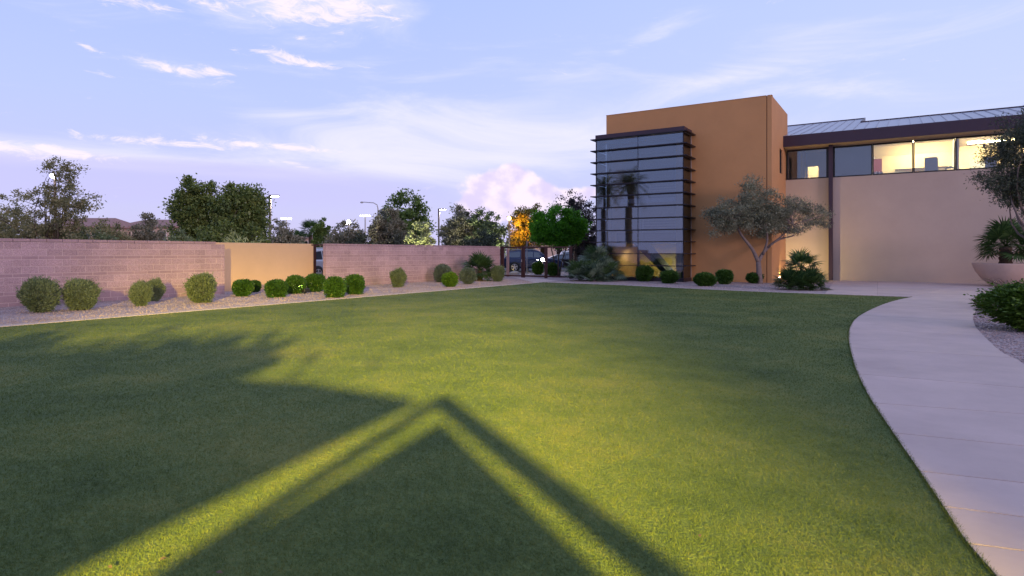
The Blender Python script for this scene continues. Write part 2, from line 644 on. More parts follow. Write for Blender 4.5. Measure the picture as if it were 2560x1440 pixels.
# ------------------------------------------------------------------ mesh helpers
class MB:
    def __init__(self):
        self.v, self.f = [], []

    def add(self, vs_, fs_):
        n = len(self.v)
        self.v.extend([tuple(map(float, p)) for p in vs_])
        self.f.extend([tuple(i + n for i in f) for f in fs_])
        return self

    def box(self, x0, x1, y0, y1, z0, z1):
        return self.add([(x0, y0, z0), (x1, y0, z0), (x1, y1, z0), (x0, y1, z0), (x0, y0, z1), (x1, y0, z1), (x1, y1, z1), (x0, y1, z1)],
                        [(0, 3, 2, 1), (4, 5, 6, 7), (0, 1, 5, 4), (1, 2, 6, 5), (2, 3, 7, 6), (3, 0, 4, 7)])

    def hexa(self, b, t):
        """solid from four bottom and four top points"""
        return self.add(list(b) + list(t), [(0, 3, 2, 1), (4, 5, 6, 7), (0, 1, 5, 4), (1, 2, 6, 5), (2, 3, 7, 6), (3, 0, 4, 7)])

    def prism(self, pts, z0, z1):
        n = len(pts)
        vs_ = [(p[0], p[1], z0) for p in pts] + [(p[0], p[1], z1) for p in pts]
        fs_ = [tuple(range(n - 1, -1, -1)), tuple(range(n, 2 * n))] + [(i, (i + 1) % n, n + (i + 1) % n, n + i) for i in range(n)]
        return self.add(vs_, fs_)

    def tube(self, pts, rad, n=8, cap=True):
        pts = [np.array(p, float) for p in pts]
        if isinstance(rad, (int, float)):
            rad = [rad] * len(pts)
        rings = []
        up = np.array([0.13, 0.21, 1.0])
        for i, p in enumerate(pts):
            a = pts[max(i - 1, 0)]
            b = pts[min(i + 1, len(pts) - 1)]
            d = b - a
            d = d / (np.linalg.norm(d) + 1e-9)
            u = np.cross(up, d)
            if np.linalg.norm(u) < 0.05:
                u = np.cross((1, 0, 0), d)
            u = u / np.linalg.norm(u)
            w = np.cross(d, u)
            rings.append([p + rad[i] * (math.cos(2 * math.pi * k / n) * u + math.sin(2 * math.pi * k / n) * w) for k in range(n)])
        vs_ = [q for r in rings for q in r]
        fs_ = []
        for i in range(len(pts) - 1):
            for k in range(n):
                k2 = (k + 1) % n
                fs_.append((i * n + k, i * n + k2, (i + 1) * n + k2, (i + 1) * n + k))
        if cap:
            fs_.append(tuple(range(n - 1, -1, -1)))
            fs_.append(tuple((len(pts) - 1) * n + k for k in range(n)))
        return self.add(vs_, fs_)

    def lathe(self, prof, cx=0, cy=0, n=24):
        vs_ = []
        for r, z in prof:
            for k in range(n):
                a = 2 * math.pi * k / n
                vs_.append((cx + r * math.cos(a), cy + r * math.sin(a), z))
        fs_ = []
        for i in range(len(prof) - 1):
            for k in range(n):
                k2 = (k + 1) % n
                fs_.append((i * n + k, i * n + k2, (i + 1) * n + k2, (i + 1) * n + k))
        fs_.append(tuple((len(prof) - 1) * n + k for k in range(n)))
        fs_.append(tuple(range(n - 1, -1, -1)))
        return self.add(vs_, fs_)

    def mesh(self, name, mat, smooth=False, bevel=0.0):
        me = bpy.data.meshes.new(name)
        me.from_pydata(self.v, [], self.f)
        me.materials.append(MATS[mat])
        if bevel:
            bm = bmesh.new()
            bm.from_mesh(me)
            bmesh.ops.bevel(bm, geom=bm.edges[:], offset=bevel, segments=1, affect='EDGES', clamp_overlap=True)
            bm.to_mesh(me)
            bm.free()
        if smooth:
            me.polygons.foreach_set('use_smooth', [True] * len(me.polygons))
        me.update()
        return me

    def build(self, name, mat, parent=None, smooth=False, bevel=0.0, loc=None):
        return link(name, self.mesh(name, mat, smooth, bevel), parent, loc)


def link(name, me, parent=None, loc=None, rot=None, scale=None):
    o = bpy.data.objects.new(name, me)
    col.objects.link(o)
    if parent is not None:
        o.parent = parent
    if loc is not None:
        o.location = loc
    if rot is not None:
        o.rotation_euler = rot
    if scale is not None:
        o.scale = scale
    return o


def tag(o, label, cat, group=None):
    o['label'] = label
    o['category'] = cat
    if group:
        o['group'] = group
    return o


def thing(name, label, cat, loc=(0, 0, 0), rotz=0.0, group=None, scale=None):
    o = bpy.data.objects.new(name, None)
    o.empty_display_size = 0.2
    col.objects.link(o)
    o.location = loc if len(loc) == 3 else (loc[0], loc[1], 0)
    o.rotation_euler = (0, 0, rotz)
    if scale:
        o.scale = scale
    return tag(o, label, cat, group)


def struct(name, mb, mat):
    o = mb.build(name, mat)
    o['kind'] = 'structure'
    return o


def sheet(name, pts, z, mat, parent=None):
    bm = bmesh.new()
    f = bm.faces.new([bm.verts.new((p[0], p[1], z)) for p in pts])
    if f.normal.z < 0:
        f.normal_flip()
    bm.normal_update()
    bmesh.ops.triangulate(bm, faces=bm.faces[:])
    for f in bm.faces:
        if f.normal.z < 0:
            f.normal_flip()
    me = bpy.data.meshes.new(name)
    bm.to_mesh(me)
    bm.free()
    me.materials.append(MATS[mat])
    return link(name, me, parent)


def spline(pts, n=8):
    """smooth curve through points"""
    P = [np.array(p, float) for p in pts]
    P = [2 * P[0] - P[1]] + P + [2 * P[-1] - P[-2]]
    out = []
    for i in range(1, len(P) - 2):
        for k in range(n):
            t = k / n
            a, b, c, d = P[i - 1], P[i], P[i + 1], P[i + 2]
            out.append(0.5 * ((2 * b) + (-a + c) * t + (2 * a - 5 * b + 4 * c - d) * t * t + (-a + 3 * b - 3 * c + d) * t ** 3))
    out.append(P[-2])
    return [tuple(p) for p in out]


def quads_mesh(name, V, mat, k=4):
    """V: (n, k, 3) array, one k-gon each"""
    n = V.shape[0]
    me = bpy.data.meshes.new(name)
    me.vertices.add(n * k)
    me.vertices.foreach_set('co', V.reshape(-1).astype(np.float32))
    me.loops.add(n * k)
    me.loops.foreach_set('vertex_index', np.arange(n * k, dtype=np.int32))
    me.polygons.add(n)
    me.polygons.foreach_set('loop_start', np.arange(0, n * k, k, dtype=np.int32))
    me.update(calc_edges=True)
    me.materials.append(MATS[mat])
    return me


def norm(a):
    return a / (np.linalg.norm(a, axis=1, keepdims=True) + 1e-9)


def leaf_quads(P, D, L, W, rng):
    """diamond leaves at P pointing along D"""
    n = len(P)
    D = norm(D)
    S = norm(np.cross(D, norm(rng.normal(size=(n, 3)))))
    Ls = (L * rng.uniform(0.65, 1.25, (n, 1)))
    Ws = (W * rng.uniform(0.7, 1.2, (n, 1)))
    V = np.stack([P, P + D * Ls * 0.45 + S * Ws * 0.5, P + D * Ls, P + D * Ls * 0.45 - S * Ws * 0.5], axis=1)
    return V


# ------------------------------------------------------------------ the ground
struct('ground', MB().add([(-900, -700, -0.06), (900, -700, -0.06), (900, 900, -0.06), (-900, 900, -0.06)], [(0, 1, 2, 3)]), 'earth')
WALLX = -21.0
struct('parking_lot', MB().add([(-90, 8, -0.03), (WALLX - 6, 8, -0.03), (WALLX - 6, 120, -0.03), (-90, 120, -0.03)], [(0, 1, 2, 3)]), 'asphalt')
sheet('gravel_bed', [(WALLX - 1.8, -40), (40, -40), (40, 60), (WALLX - 1.8, 60)], 0.0, 'gravel')['kind'] = 'structure'
sheet('street', [(-200, 62), (60, 62), (60, 74), (-200, 74)], -0.02, 'asphalt')['kind'] = 'structure'

LX = -15.35
corner = G(1350, 706)
back_edge = [corner, G(1540, 713), G(1720, 722), G(1900, 730), G(2060, 736), G(2279, 743.6)]
path_left = [G(2279, 743.6), G(2240, 752), G(2200, 765), G(2150, 790), G(2127, 815), G(2122, 850), G(2135, 910), G(2165, 980), G(2215, 1060), G(2290, 1170), G(2360, 1275), G(2440, 1390), C(2.12, 2.4), C(2.0, 1.2), C(2.1, -0.6), C(2.5, -3), C(3.2, -6), C(4.5, -10)]
pl = spline(path_left, 7)
lawn_poly = [(LX, -14.0), (LX, corner[1])] + back_edge[:-1] + pl + [(LX, -14.0 - 3)]
sheet('lawn_base', lawn_poly, 0.008, 'turf')['kind'] = 'structure'

# concrete edging between lawn and gravel
mow = MB()
nseg = 24
for i in range(nseg):
    y0 = -14 + (corner[1] + 14.0 + 0.2) * i / nseg
    y1 = -14 + (corner[1] + 14.0 + 0.2) * (i + 1) / nseg
    mow.box(LX - 0.22, LX, y0 + 0.004, y1 - 0.004, -0.05, 0.02)
struct('concrete_edging', mow, 'kerb')
mow2 = MB()
be = spline(back_edge[:5], 5)
for a, b in zip(be[:-1], be[1:]):
    d = np.array(b) - np.array(a)
    d = d / np.linalg.norm(d)
    nrm = np.array([-d[1], d[0]]) * 0.2
    a2, b2 = np.array(a) + d * 0.004, np.array(b) - d * 0.004
    mow2.hexa([(*a2, -0.05), (*b2, -0.05), (*(b2 + nrm), -0.05), (*(a2 + nrm), -0.05)], [(*a2, 0.02), (*b2, 0.02), (*(b2 + nrm), 0.02), (*(a2 + nrm), 0.02)])
struct('concrete_edging', mow2, 'kerb')

# curved footpath: slabs between two smooth edges, cut at the scored joints
path_right = [G(2560, 744.5), G(2500, 752), G(2452, 765), G(2434, 790), G(2436, 812), G(2455, 838), G(2500, 880), G(2560, 914), C(5.7, 6.5), C(5.1, 5.2), C(4.7, 4.1), C(4.45, 3.1), C(4.35, 2.2), C(4.35, 1.1), C(4.5, -0.6), C(4.9, -3), C(5.6, -6), C(6.9, -10)]
pr = spline(path_right, 7)
m_ = min(len(pl), len(pr))
pl_, pr_ = pl[:m_], pr[:m_]
bed = sheet('footpath', list(pl_) + list(reversed(pr_)), 0.006, 'joint')
bed['kind'] = 'structure'
cuts = [0, 14, 21, 30, 38, 45, 52, 58, 64, 70, 76, 82, 88, 94, 100, 106, 112, m_ - 1]
cuts = sorted(set(c for c in cuts if c < m_))


def across(i):
    """index on the right edge squarely opposite point i of the left edge"""
    if i == 0:
        return 0
    if i >= m_ - 1:
        return m_ - 1
    tg = np.array(pl_[min(i + 1, m_ - 1)]) - np.array(pl_[i - 1])
    tg = tg / np.linalg.norm(tg)
    best = min(range(m_), key=lambda j: abs(float((np.array(pr_[j]) - np.array(pl_[i])) @ tg)) + 0.35 * float(np.linalg.norm(np.array(pr_[j]) - np.array(pl_[i]))))
    return best


rcuts = [across(c) for c in cuts]
for k in range(1, len(rcuts)):
    rcuts[k] = max(rcuts[k], rcuts[k - 1] + 1)
rcuts[-1] = m_ - 1
for k in range(len(rcuts) - 2, -1, -1):
    rcuts[k] = min(rcuts[k], rcuts[k + 1] - 1)
for k in range(len(cuts) - 1):
    left = [np.array(p) for p in pl_[cuts[k]:cuts[k + 1] + 1]]
    right_ = [np.array(p) for p in pr_[rcuts[k]:rcuts[k + 1] + 1]]
    g = 0.007

    def inset(p, q):
        d = q - p
        return p + d / (np.linalg.norm(d) + 1e-9) * g
    left[0], left[-1] = inset(left[0], left[1]), inset(left[-1], left[-2])
    right_[0], right_[-1] = inset(right_[0], right_[1]), inset(right_[-1], right_[-2])
    ring = left + list(reversed(right_))
    area = sum(p[0] * q[1] - q[0] * p[1] for p, q in zip(ring, ring[1:] + ring[:1]))
    if area < 0:
        ring.reverse()
    MB().prism(ring, -0.05, 0.022).build('slab', 'concrete', bed)

# concrete apron in front of the main building
XA0, XA1 = ony(2083, 37.4) - 0.2, 22.0
YB = 37.7
ap_l = G(2062, 736)
ap_r = G(2279, 743.6)
ap_top = 36.95
xg = ony(2337, 37.0)
apron = sheet('apron', [ap_l, ap_r, G(2560, 744.5), (22, 26.0), (22, ap_top), (XA0 + 0.3, ap_top)], 0.005, 'joint')
apron['kind'] = 'structure'


def lerp2(a, b, t):
    return (a[0] + (b[0] - a[0]) * t, a[1] + (b[1] - a[1]) * t)


front = [ap_l, lerp2(ap_l, ap_r, 0.62), ap_r, G(2560, 744.5), (22, 26.0)]
rear = [(XA0 + 0.3, ap_top), (ony(2194, ap_top), ap_top), (ony(2400, ap_top), ap_top), (ony(2700, ap_top), ap_top), (22, ap_top)]
for i in range(4):
    for j in range(2):
        a, b = lerp2(front[i], rear[i], j / 2), lerp2(front[i + 1], rear[i + 1], j / 2)
        d, c = lerp2(front[i], rear[i], (j + 1) / 2), lerp2(front[i + 1], rear[i + 1], (j + 1) / 2)
        cen = np.mean([a, b, c, d], axis=0)
        q = [np.array(p) + (cen - np.array(p)) / np.linalg.norm(cen - np.array(p)) * 0.012 for p in (a, b, c, d)]
        MB().prism(q, -0.05, 0.02).build('slab', 'concrete', apron)
# darker band of paving along the wall, then gravel
MB().box(XA0, xg, ap_top + 0.01, YB - 0.01, -0.05, 0.02).build('slab', 'concrete', apron)

# walk from the gate to the lawn corner
gw = [G(1266, 690.5), G(1312, 690.5), G(1395, 703.5), G(1335, 706.5)]
walk = sheet('gate_walk', gw, 0.012, 'concrete')
walk['kind'] = 'structure'


# ------------------------------------------------------------------ block walls
COURSES = [(0.095, 'cap'), (0.2, 'r'), (0.2, 'r'), (0.1, 's'), (0.2, 'r'), (0.2, 'r'), (0.1, 's'), (0.2, 'r'), (0.2, 'r'), (0.1, 's'), (0.2, 's'), (0.2, 's')]
_bm = {}


def block_mesh(l, h, th, mat):
    k = (round(l, 3), round(h, 3), round(th, 3), mat)
    if k not in _bm:
        g = 0.006
        _bm[k] = MB().box(-th, 0, g, l - g, g, h - g).mesh('block', mat, bevel=0.004)
    return _bm[k]


def block_wall(label, y0, y1, top, cap_end, seed, xf=WALLX, th=0.2, limit=300):
    rng = random.Random(seed)
    t = thing('block_wall', label, 'wall', (xf, y0, 0))
    Lw = y1 - y0
    MB().box(-th + 0.012, -0.005, 0.01, Lw - 0.01, -0.1, top - 0.097).build('mortar', 'mortar', t)
    pieces = []
    z = top
    for ci, (h, kind) in enumerate(COURSES):
        z -= h
        off = 0.0 if ci % 2 else -0.2
        if kind == 's' and h > 0.15:
            off += 0.1
        y = off
        end = Lw if kind != 'cap' else cap_end - y0
        while y < end - 0.01:
            a, b = max(y, 0.0), min(y + 0.406, end)
            if b - a > 0.03:
                pieces.append((a, b - a, z, h, kind))
            y += 0.406
    pieces.sort(key=lambda p: p[0])
    near, far = pieces[:limit], pieces[limit:]
    for a, l, z, h, kind in near:
        mat = 'block' if kind == 'r' else 'block_smooth'
        dx = rng.uniform(-0.0015, 0.0015) + (0.004 if kind == 'cap' else 0.0)
        link('cap_block' if kind == 'cap' else 'block', block_mesh(l, h, th, mat), t, (dx, a, z))
    for kinds, mat in ((('r',), 'block'), (('s', 'cap'), 'block_smooth')):
        mb = MB()
        for a, l, z, h, kind in far:
            if kind in kinds:
                g = 0.006
                dx = rng.uniform(-0.0015, 0.0015)
                mb.box(-th + dx, dx, a + g, a + l - g, z + g, z + h - g)
        if mb.v:
            mb.build('block_courses', mat, t)['kind'] = 'stuff'
    return t


W1Y0, W1Y1 = 4.4, onx(562, WALLX)
block_wall('pink concrete block wall with a stepped end beside the plain yellow wall', W1Y0, W1Y1, 1.905, onx(540, WALLX), 3)
W2Y0, W2Y1 = onx(815, WALLX), onx(1250, WALLX)
block_wall('pink concrete block wall running from the steel post to the garden gate', W2Y0, W2Y1, 1.905, W2Y1, 4)

YWX = -22.3
yw0, yw1 = onx(535, YWX), onx(784, YWX)
yw = MB().box(YWX - 0.2, YWX, yw0, yw1, -0.1, 1.90).build('stucco_wall', 'stucco_yellow', bevel=0.012)
tag(yw, 'plain yellow stucco garden wall set back between the pink block walls', 'wall')
# steel post and header closing the gap
gp = thing('gate_frame', 'rust brown steel post and header between yellow wall and block wall', 'gate', (YWX, yw1, 0))
hp = W2Y0 - yw1
MB().box(-0.14, 0.02, 0.01, 0.13, -0.05, 1.82).build('post', 'rust_steel', gp)
MB().box(-0.14, 0.02, -0.12, 0.9, 1.822, 1.88).build('header', 'rust_steel', gp)
MB().box(-0.10, -0.02, 0.80, 0.88, -0.05, 1.82).build('post', 'rust_steel', gp)

# ------------------------------------------------------------------ garden gate at the far corner
GY = W2Y1 + 0.06
gate = thing('garden_gate', 'rust brown steel framed gate with open panels beside the block wall', 'gate', (WALLX, GY, 0))


def gx(px):
    return ony(px, GY) - WALLX


ztop = 1.88
for a, b in ((1252, 1259.5), (1304, 1307.5), (1308.5, 1312), (1362, 1368), (1424, 1430)):
    MB().box(gx(a), gx(b), -0.05, 0.05, -0.05, ztop).build('post', 'rust_steel', gate)
for a, b in ((1259.6, 1303.8), (1312.2, 1361.8), (1368.2, 1423.8)):
    MB().box(gx(a), gx(b), -0.03, 0.03, ztop - 0.09, ztop - 0.01).build('top_rail', 'rust_steel', gate)
    MB().box(gx(a), gx(b), -0.03, 0.03, 0.06, 0.15).build('bottom_rail', 'rust_steel', gate)
MB().box(gx(1305), gx(1306), -0.10, -0.051, 0.95, 1.1).build('latch', 'galvanised', gate)
rw = MB().box(WALLX - 0.02, ony(1271, GY + 0.8), GY + 0.7, GY + 0.9, -0.05, 1.75).build('return_wall', 'block_smooth')
tag(rw, 'short mauve return wall seen through the gate beside the block wall', 'wall')

# ------------------------------------------------------------------ orange tower with glass bay
TY, TX0, TX1, TH_, TYB = 33.3, -14.36, -5.49, 9.35, 38.4
BX0, BX1, BY, BH = -14.37, -9.49, 31.9, 8.0
tower = thing('stucco_tower', 'tall orange stucco tower block behind the louvred glass bay', 'building', (0, 0, 0))
OX0, OX1, OZ1 = TX0 + 0.16, ony(1690, TY), 7.6
gx0 = ony(1917, TY)
w = 0.25
mb = MB()
mb.box(TX0, OX0, TY, TY + w, -0.1, TH_)
mb.box(OX1, gx0 - 0.02, TY, TY + w, -0.1, TH_)
mb.box(OX0, OX1, TY, TY + w, OZ1, TH_)
mb.build('front_wall', 'stucco_orange', tower)
MB().box(gx0 - 0.02, gx0 + 0.02, TY + 0.03, TY + w, -0.1, TH_ - 0.005).build('control_joint', 'groove', tower)
MB().box(gx0 + 0.02, TX1, TY, TY + w, -0.1, TH_).build('corner_pier', 'stucco_orange', tower)
sw0, sw1, swz0, swz1 = onx(1949, TX1), onx(1956, TX1), 5.75, 7.05
mb = MB()
mb.box(TX1 - w, TX1, TY + w, sw0, -0.1, TH_)
mb.box(TX1 - w, TX1, sw1, TYB, -0.1, TH_)
mb.box(TX1 - w, TX1, sw0, sw1, -0.1, swz0)
mb.box(TX1 - w, TX1, sw0, sw1, swz1, TH_)
mb.build('side_wall', 'stucco_orange', tower)
win = MB().box(TX1 - 0.1, TX1 - 0.09, sw0 + 0.05, sw1 - 0.05, swz0 + 0.05, swz1 - 0.05).build('window', 'pane_tint', tower)
fb = MB()
fb.box(TX1 - 0.13, TX1 - 0.06, sw0, sw0 + 0.05, swz0, swz1).box(TX1 - 0.13, TX1 - 0.06, sw1 - 0.05, sw1, swz0, swz1)
fb.box(TX1 - 0.13, TX1 - 0.06, sw0 + 0.05, sw1 - 0.05, swz0, swz0 + 0.05).box(TX1 - 0.13, TX1 - 0.06, sw0 + 0.05, sw1 - 0.05, swz1 - 0.05, swz1)
fb.build('frame', 'frame_black', win)
MB().box(TX0, TX0 + w, TY + w, TYB, -0.1, TH_).build('side_wall', 'stucco_orange', tower)
MB().box(TX0 + w, TX1 - w, TYB - w, TYB, -0.1, TH_).build('rear_wall', 'stucco_orange', tower)
MB().box(TX0 + w, TX1 - w, TY + w, TYB - w, 8.9, 9.05).build('roof', 'plum_metal', tower)
cp = MB()
cp.box(TX0 - 0.015, gx0 - 0.02, TY - 0.015, TY + w + 0.03, TH_ + 0.002, TH_ + 0.03).box(gx0 + 0.02, TX1 + 0.015, TY - 0.015, TY + w + 0.03, TH_ + 0.002, TH_ + 0.03)
cp.build('parapet_cap', 'stucco_orange', tower)
# rooms and stair behind the bay
ix0, ix1, iy1 = TX0 + w, OX1 + 0.8, TYB - w
MB().box(ix1, ix1 + 0.1, TY + w, iy1, 0, 8.9).build('partition', 'interior_grey', tower)
MB().box(ix0, ix1, iy1 - 0.05, iy1, 2.66, 8.9).build('rear_lining', 'interior_grey', tower)
MB().box(ix0, ix1, iy1 - 0.05, iy1, 0.0, 2.05).build('rear_lining', 'interior_yellow', tower)
MB().box(ix0, ix1, TY + w + 0.02, iy1, -0.05, 0.04).build('floor', 'carpet', tower)
MB().box(ix0, ix1, TY + 0.9, iy1 - 0.06, 2.06, 2.65).build('landing', 'interior_dark', tower)
MB().box(ix0, ix1, TY + 0.9, iy1 - 0.06, 4.35, 4.6).build('upper_floor', 'interior_white', tower)
MB().box(ix0, ix1, TY + w, iy1 - 0.06, 7.75, 7.9).build('ceiling', 'interior_white', tower)
xs0, xs1 = ony(1597, 35.0), ony(1690, 35.0)
st = MB()
st.hexa([(xs1, 34.6, 0.05), (xs1 - 0.35, 34.6, 0.05), (xs1 - 0.35, 35.9, 0.05), (xs1, 35.9, 0.05)],
        [(xs0 + 0.35, 34.6, 2.05), (xs0 - 0.2, 34.6, 2.05), (xs0 - 0.2, 35.9, 2.05), (xs0 + 0.35, 35.9, 2.05)])
st.build('stair_flight', 'interior_dark', tower)
rl = MB()
for k in range(5):
    rl.tube([(xs0 + 0.5, 34.3, 2.75 + 0.15 * k), (ix1 - 0.02, 34.3, 2.75 + 0.15 * k)], 0.016, 6)
rl.tube([(xs0 + 0.5, 34.3, 2.66), (xs0 + 0.5, 34.3, 3.4)], 0.025, 6)
rl.build('stair_railing', 'steel_rail', tower)
rl = MB()
for k in range(5):
    rl.tube([(xs0 + 0.75, 34.3, 4.7 + 0.15 * k), (ix1 - 0.02, 34.3, 4.7 + 0.15 * k)], 0.016, 6)
rl.tube([(xs0 + 0.75, 34.3, 4.61), (xs0 + 0.95, 34.3, 5.35)], 0.025, 6)
rl.build('stair_railing', 'steel_rail', tower)
DOWN = []
for xx, yy in ((OX0 + 1.0, 35.6), (OX0 + 3.6, 36.4)):
    o = MB().lathe([(0.08, 2.045), (0.08, 2.058)], xx, yy, 16).build('downlight', 'led_warm', tower)
    DOWN.append((xx, yy))


bay = thing('glass_bay', 'projecting glass bay with dark horizontal louvre fins on the orange tower', 'glass bay', (0, 0, 0))
MB().box(BX0 - 0.03, BX1 + 0.03, BY - 0.03, TY - 0.01, 7.76, BH).build('fascia', 'plum_metal', bay)
MB().box(BX0, BX1, BY, TY - 0.01, 7.70, 7.755).build('soffit', 'interior_white', bay)
MB().box(BX0 - 0.02, BX1 + 0.02, BY - 0.06, TY - 0.01, -0.05, 0.19).build('plinth', 'fin_metal', bay)
FZ = [7.74 - 0.6285 * k for k in range(12)]
bxm = ony(1595, BY)
PR = random.Random(8)
for k, z in enumerate(FZ):
    p, hh = 0.24, 0.023
    fm = MB()
    fm.box(BX0 - p, BX1 + p, BY - p, BY - 0.035, z - hh, z + hh)
    fm.box(BX1 + 0.035, BX1 + p, BY - 0.033, TY - 0.02, z - hh, z + hh)
    fm.box(BX0 - p, BX0 - 0.035, BY - 0.033, TY - 0.02, z - hh, z + hh)
    fm.build('louvre_fin', 'fin_metal', bay)
    zb = FZ[k + 1] + 0.02 if k < 11 else 0.2
    zt = z - 0.02
    for xa, xb in ((BX0 + 0.03, bxm - 0.012), (bxm + 0.012, BX1 - 0.03)):
        hx_, hz_ = (xb - xa) / 2, (zt - zb) / 2
        pn = MB().box(-hx_, hx_, 0, 0.01, -hz_, hz_).build('pane', 'pane_tint', bay, loc=((xa + xb) / 2, BY, (zt + zb) / 2))
        pn.rotation_euler = (PR.uniform(-0.004, 0.004), 0, PR.uniform(-0.003, 0.003))
    MB().box(BX1 - 0.012, BX1, BY + 0.03, TY - 0.03, zb, zt).build('pane', 'pane_side', bay)
    MB().box(BX0, BX0 + 0.012, BY + 0.03, TY - 0.03, zb, zt).build('pane', 'pane_side', bay)
    MB().box(BX0 + 0.02, BX1 - 0.02, BY - 0.034, BY + 0.02, z - 0.018, z + 0.018).build('transom', 'fin_metal', bay)
for xx, wd in ((BX0 + 0.012, 0.024), (bxm, 0.012), (BX1 - 0.012, 0.024)):
    MB().box(xx - wd, xx + wd, BY - 0.02, BY - 0.002, 0.2, 7.75).build('mullion', 'fin_metal', bay)
for xx in (bxm, BX1 - 0.08):
    MB().box(xx - 0.055, xx + 0.055, BY + 0.014, BY + 0.09, 0.2, 2.08).build('mullion', 'fin_metal', bay)
MB().box(BX1 - 0.05, BX1 + 0.012, TY - 0.06, TY - 0.012, 0.2, 7.75).build('mullion', 'galvanised', bay)

# ------------------------------------------------------------------ main building
hall = thing('main_building', 'beige stucco building with lit clerestory windows and metal roof', 'building', (0, 0, 0))
HX1 = 13.0
SILL, WTOP, EAVE0, EAVE1, FY = 5.55, 7.22, 7.30, 7.86, 36.9
MB().box(TX1 + 0.005, HX1, YB, YB + 0.25, -0.1, SILL).build('lower_wall', 'stucco_beige', hall)
MB().box(TX1 + 0.005, HX1, YB + 0.02, YB + 0.25, WTOP, EAVE1 - 0.1).build('upper_wall', 'stucco_beige', hall)
cx0, cx1 = ony(2071.5, 37.45), ony(2081.5, 37.45)
MB().box(cx0, cx1, 37.42, YB - 0.004, -0.05, EAVE0 - 0.002).build('steel_column', 'plum_metal', hall)
MB().box(TX1 - 0.12, HX1, FY, YB - 0.005, EAVE0 - 0.02, EAVE0 + 0.03).build('soffit', 'soffit', hall)
MB().box(TX1 - 0.15, HX1, FY - 0.06, FY - 0.004, EAVE0 - 0.03, EAVE1 + 0.01).build('fascia', 'plum_metal', hall)
# roof panels
SL = 0.231
XS = -2.5
px_ = TX1 - 0.13
pw = 0.5
seam = MB()
while px_ < HX1:
    x0, x1 = px_, min(px_ + pw, HX1)
    D = 11.4 if x0 < XS else 6.75
    ya, yb_ = FY - 0.03, FY + D
    za, zb_ = EAVE1 + 0.02, EAVE1 + 0.02 + SL * (D + 0.03)
    ys = ya
    if x0 < TX1 + 0.01:
        ya = FY - 0.03
    MB().hexa([(x0 + 0.006, ya, za - 0.03), (x1 - 0.006, ya, za - 0.03), (x1 - 0.006, yb_, zb_ - 0.03), (x0 + 0.006, yb_, zb_ - 0.03)],
              [(x0 + 0.006, ya, za), (x1 - 0.006, ya, za), (x1 - 0.006, yb_, zb_), (x0 + 0.006, yb_, zb_)]).build('roof_panel', 'roof_metal', hall)
    MB().hexa([(x0 - 0.012, ya, za - 0.02), (x0 + 0.012, ya, za - 0.02), (x0 + 0.012, yb_, zb_ - 0.02), (x0 - 0.012, yb_, zb_ - 0.02)],
              [(x0 - 0.006, ya, za + 0.045), (x0 + 0.006, ya, za + 0.045), (x0 + 0.006, yb_, zb_ + 0.045), (x0 - 0.006, yb_, zb_ + 0.045)]).build('roof_seam', 'roof_metal', hall)
    px_ += pw
px_ = TX1 - 0.13 - pw
while px_ > TX0 - 2.0:
    x0, x1 = px_, px_ + pw
    ya, yb_ = TYB + 0.04, FY + 11.4
    za, zb_ = EAVE1 + 0.02 + SL * (ya - FY + 0.03), EAVE1 + 0.02 + SL * 11.43
    MB().hexa([(x0 + 0.006, ya, za - 0.03), (x1 - 0.006, ya, za - 0.03), (x1 - 0.006, yb_, zb_ - 0.03), (x0 + 0.006, yb_, zb_ - 0.03)],
              [(x0 + 0.006, ya, za), (x1 - 0.006, ya, za), (x1 - 0.006, yb_, zb_), (x0 + 0.006, yb_, zb_)]).build('roof_panel', 'roof_metal', hall)
    px_ -= pw
XS2 = TX1 - 0.13 + pw * math.ceil((XS - TX1 + 0.13) / pw)
zr = lambda D: EAVE1 + 0.02 + SL * (D + 0.03)
MB().box(XS2, HX1, FY + 6.75, FY + 6.87, zr(6.75) - 0.25, zr(6.75) + 0.07).build('ridge_cap', 'plum_metal', hall)
MB().box(TX0 - 2.0, XS2 + 0.06, FY + 11.4, FY + 11.52, zr(11.4) - 0.25, zr(11.4) + 0.07).build('ridge_cap', 'plum_metal', hall)
MB().hexa([(XS2 + 0.002, FY + 6.6, zr(6.6) - 0.2), (XS2 + 0.06, FY + 6.6, zr(6.6) - 0.2), (XS2 + 0.06, FY + 11.4, zr(11.4) - 0.2), (XS2 + 0.002, FY + 11.4, zr(11.4) - 0.2)],
          [(XS2 + 0.002, FY + 6.6, zr(6.6) + 0.08), (XS2 + 0.06, FY + 6.6, zr(6.6) + 0.08), (XS2 + 0.06, FY + 11.4, zr(11.4) + 0.08), (XS2 + 0.002, FY + 11.4, zr(11.4) + 0.08)]).build('verge_trim', 'plum_metal', hall)
# windows
GYW = YB + 0.10
fr = 0.05


def window(x0, x1, pane='pane_clear'):
    wn = MB().box(x0 + fr, x1 - fr, GYW, GYW + 0.012, SILL + 0.07, WTOP - 0.09).build('window', pane, hall)
    f = MB()
    f.box(x0, x0 + fr, GYW - 0.05, GYW + 0.06, SILL + 0.003, WTOP - 0.003)
    f.box(x1 - fr, x1, GYW - 0.05, GYW + 0.06, SILL + 0.003, WTOP - 0.003)
    f.box(x0 + fr, x1 - fr, GYW - 0.05, GYW + 0.06, SILL + 0.003, SILL + 0.07)
    f.box(x0 + fr, x1 - fr, GYW - 0.05, GYW + 0.06, WTOP - 0.09, WTOP - 0.003)
    f.build('frame', 'frame_black', wn)
    return wn


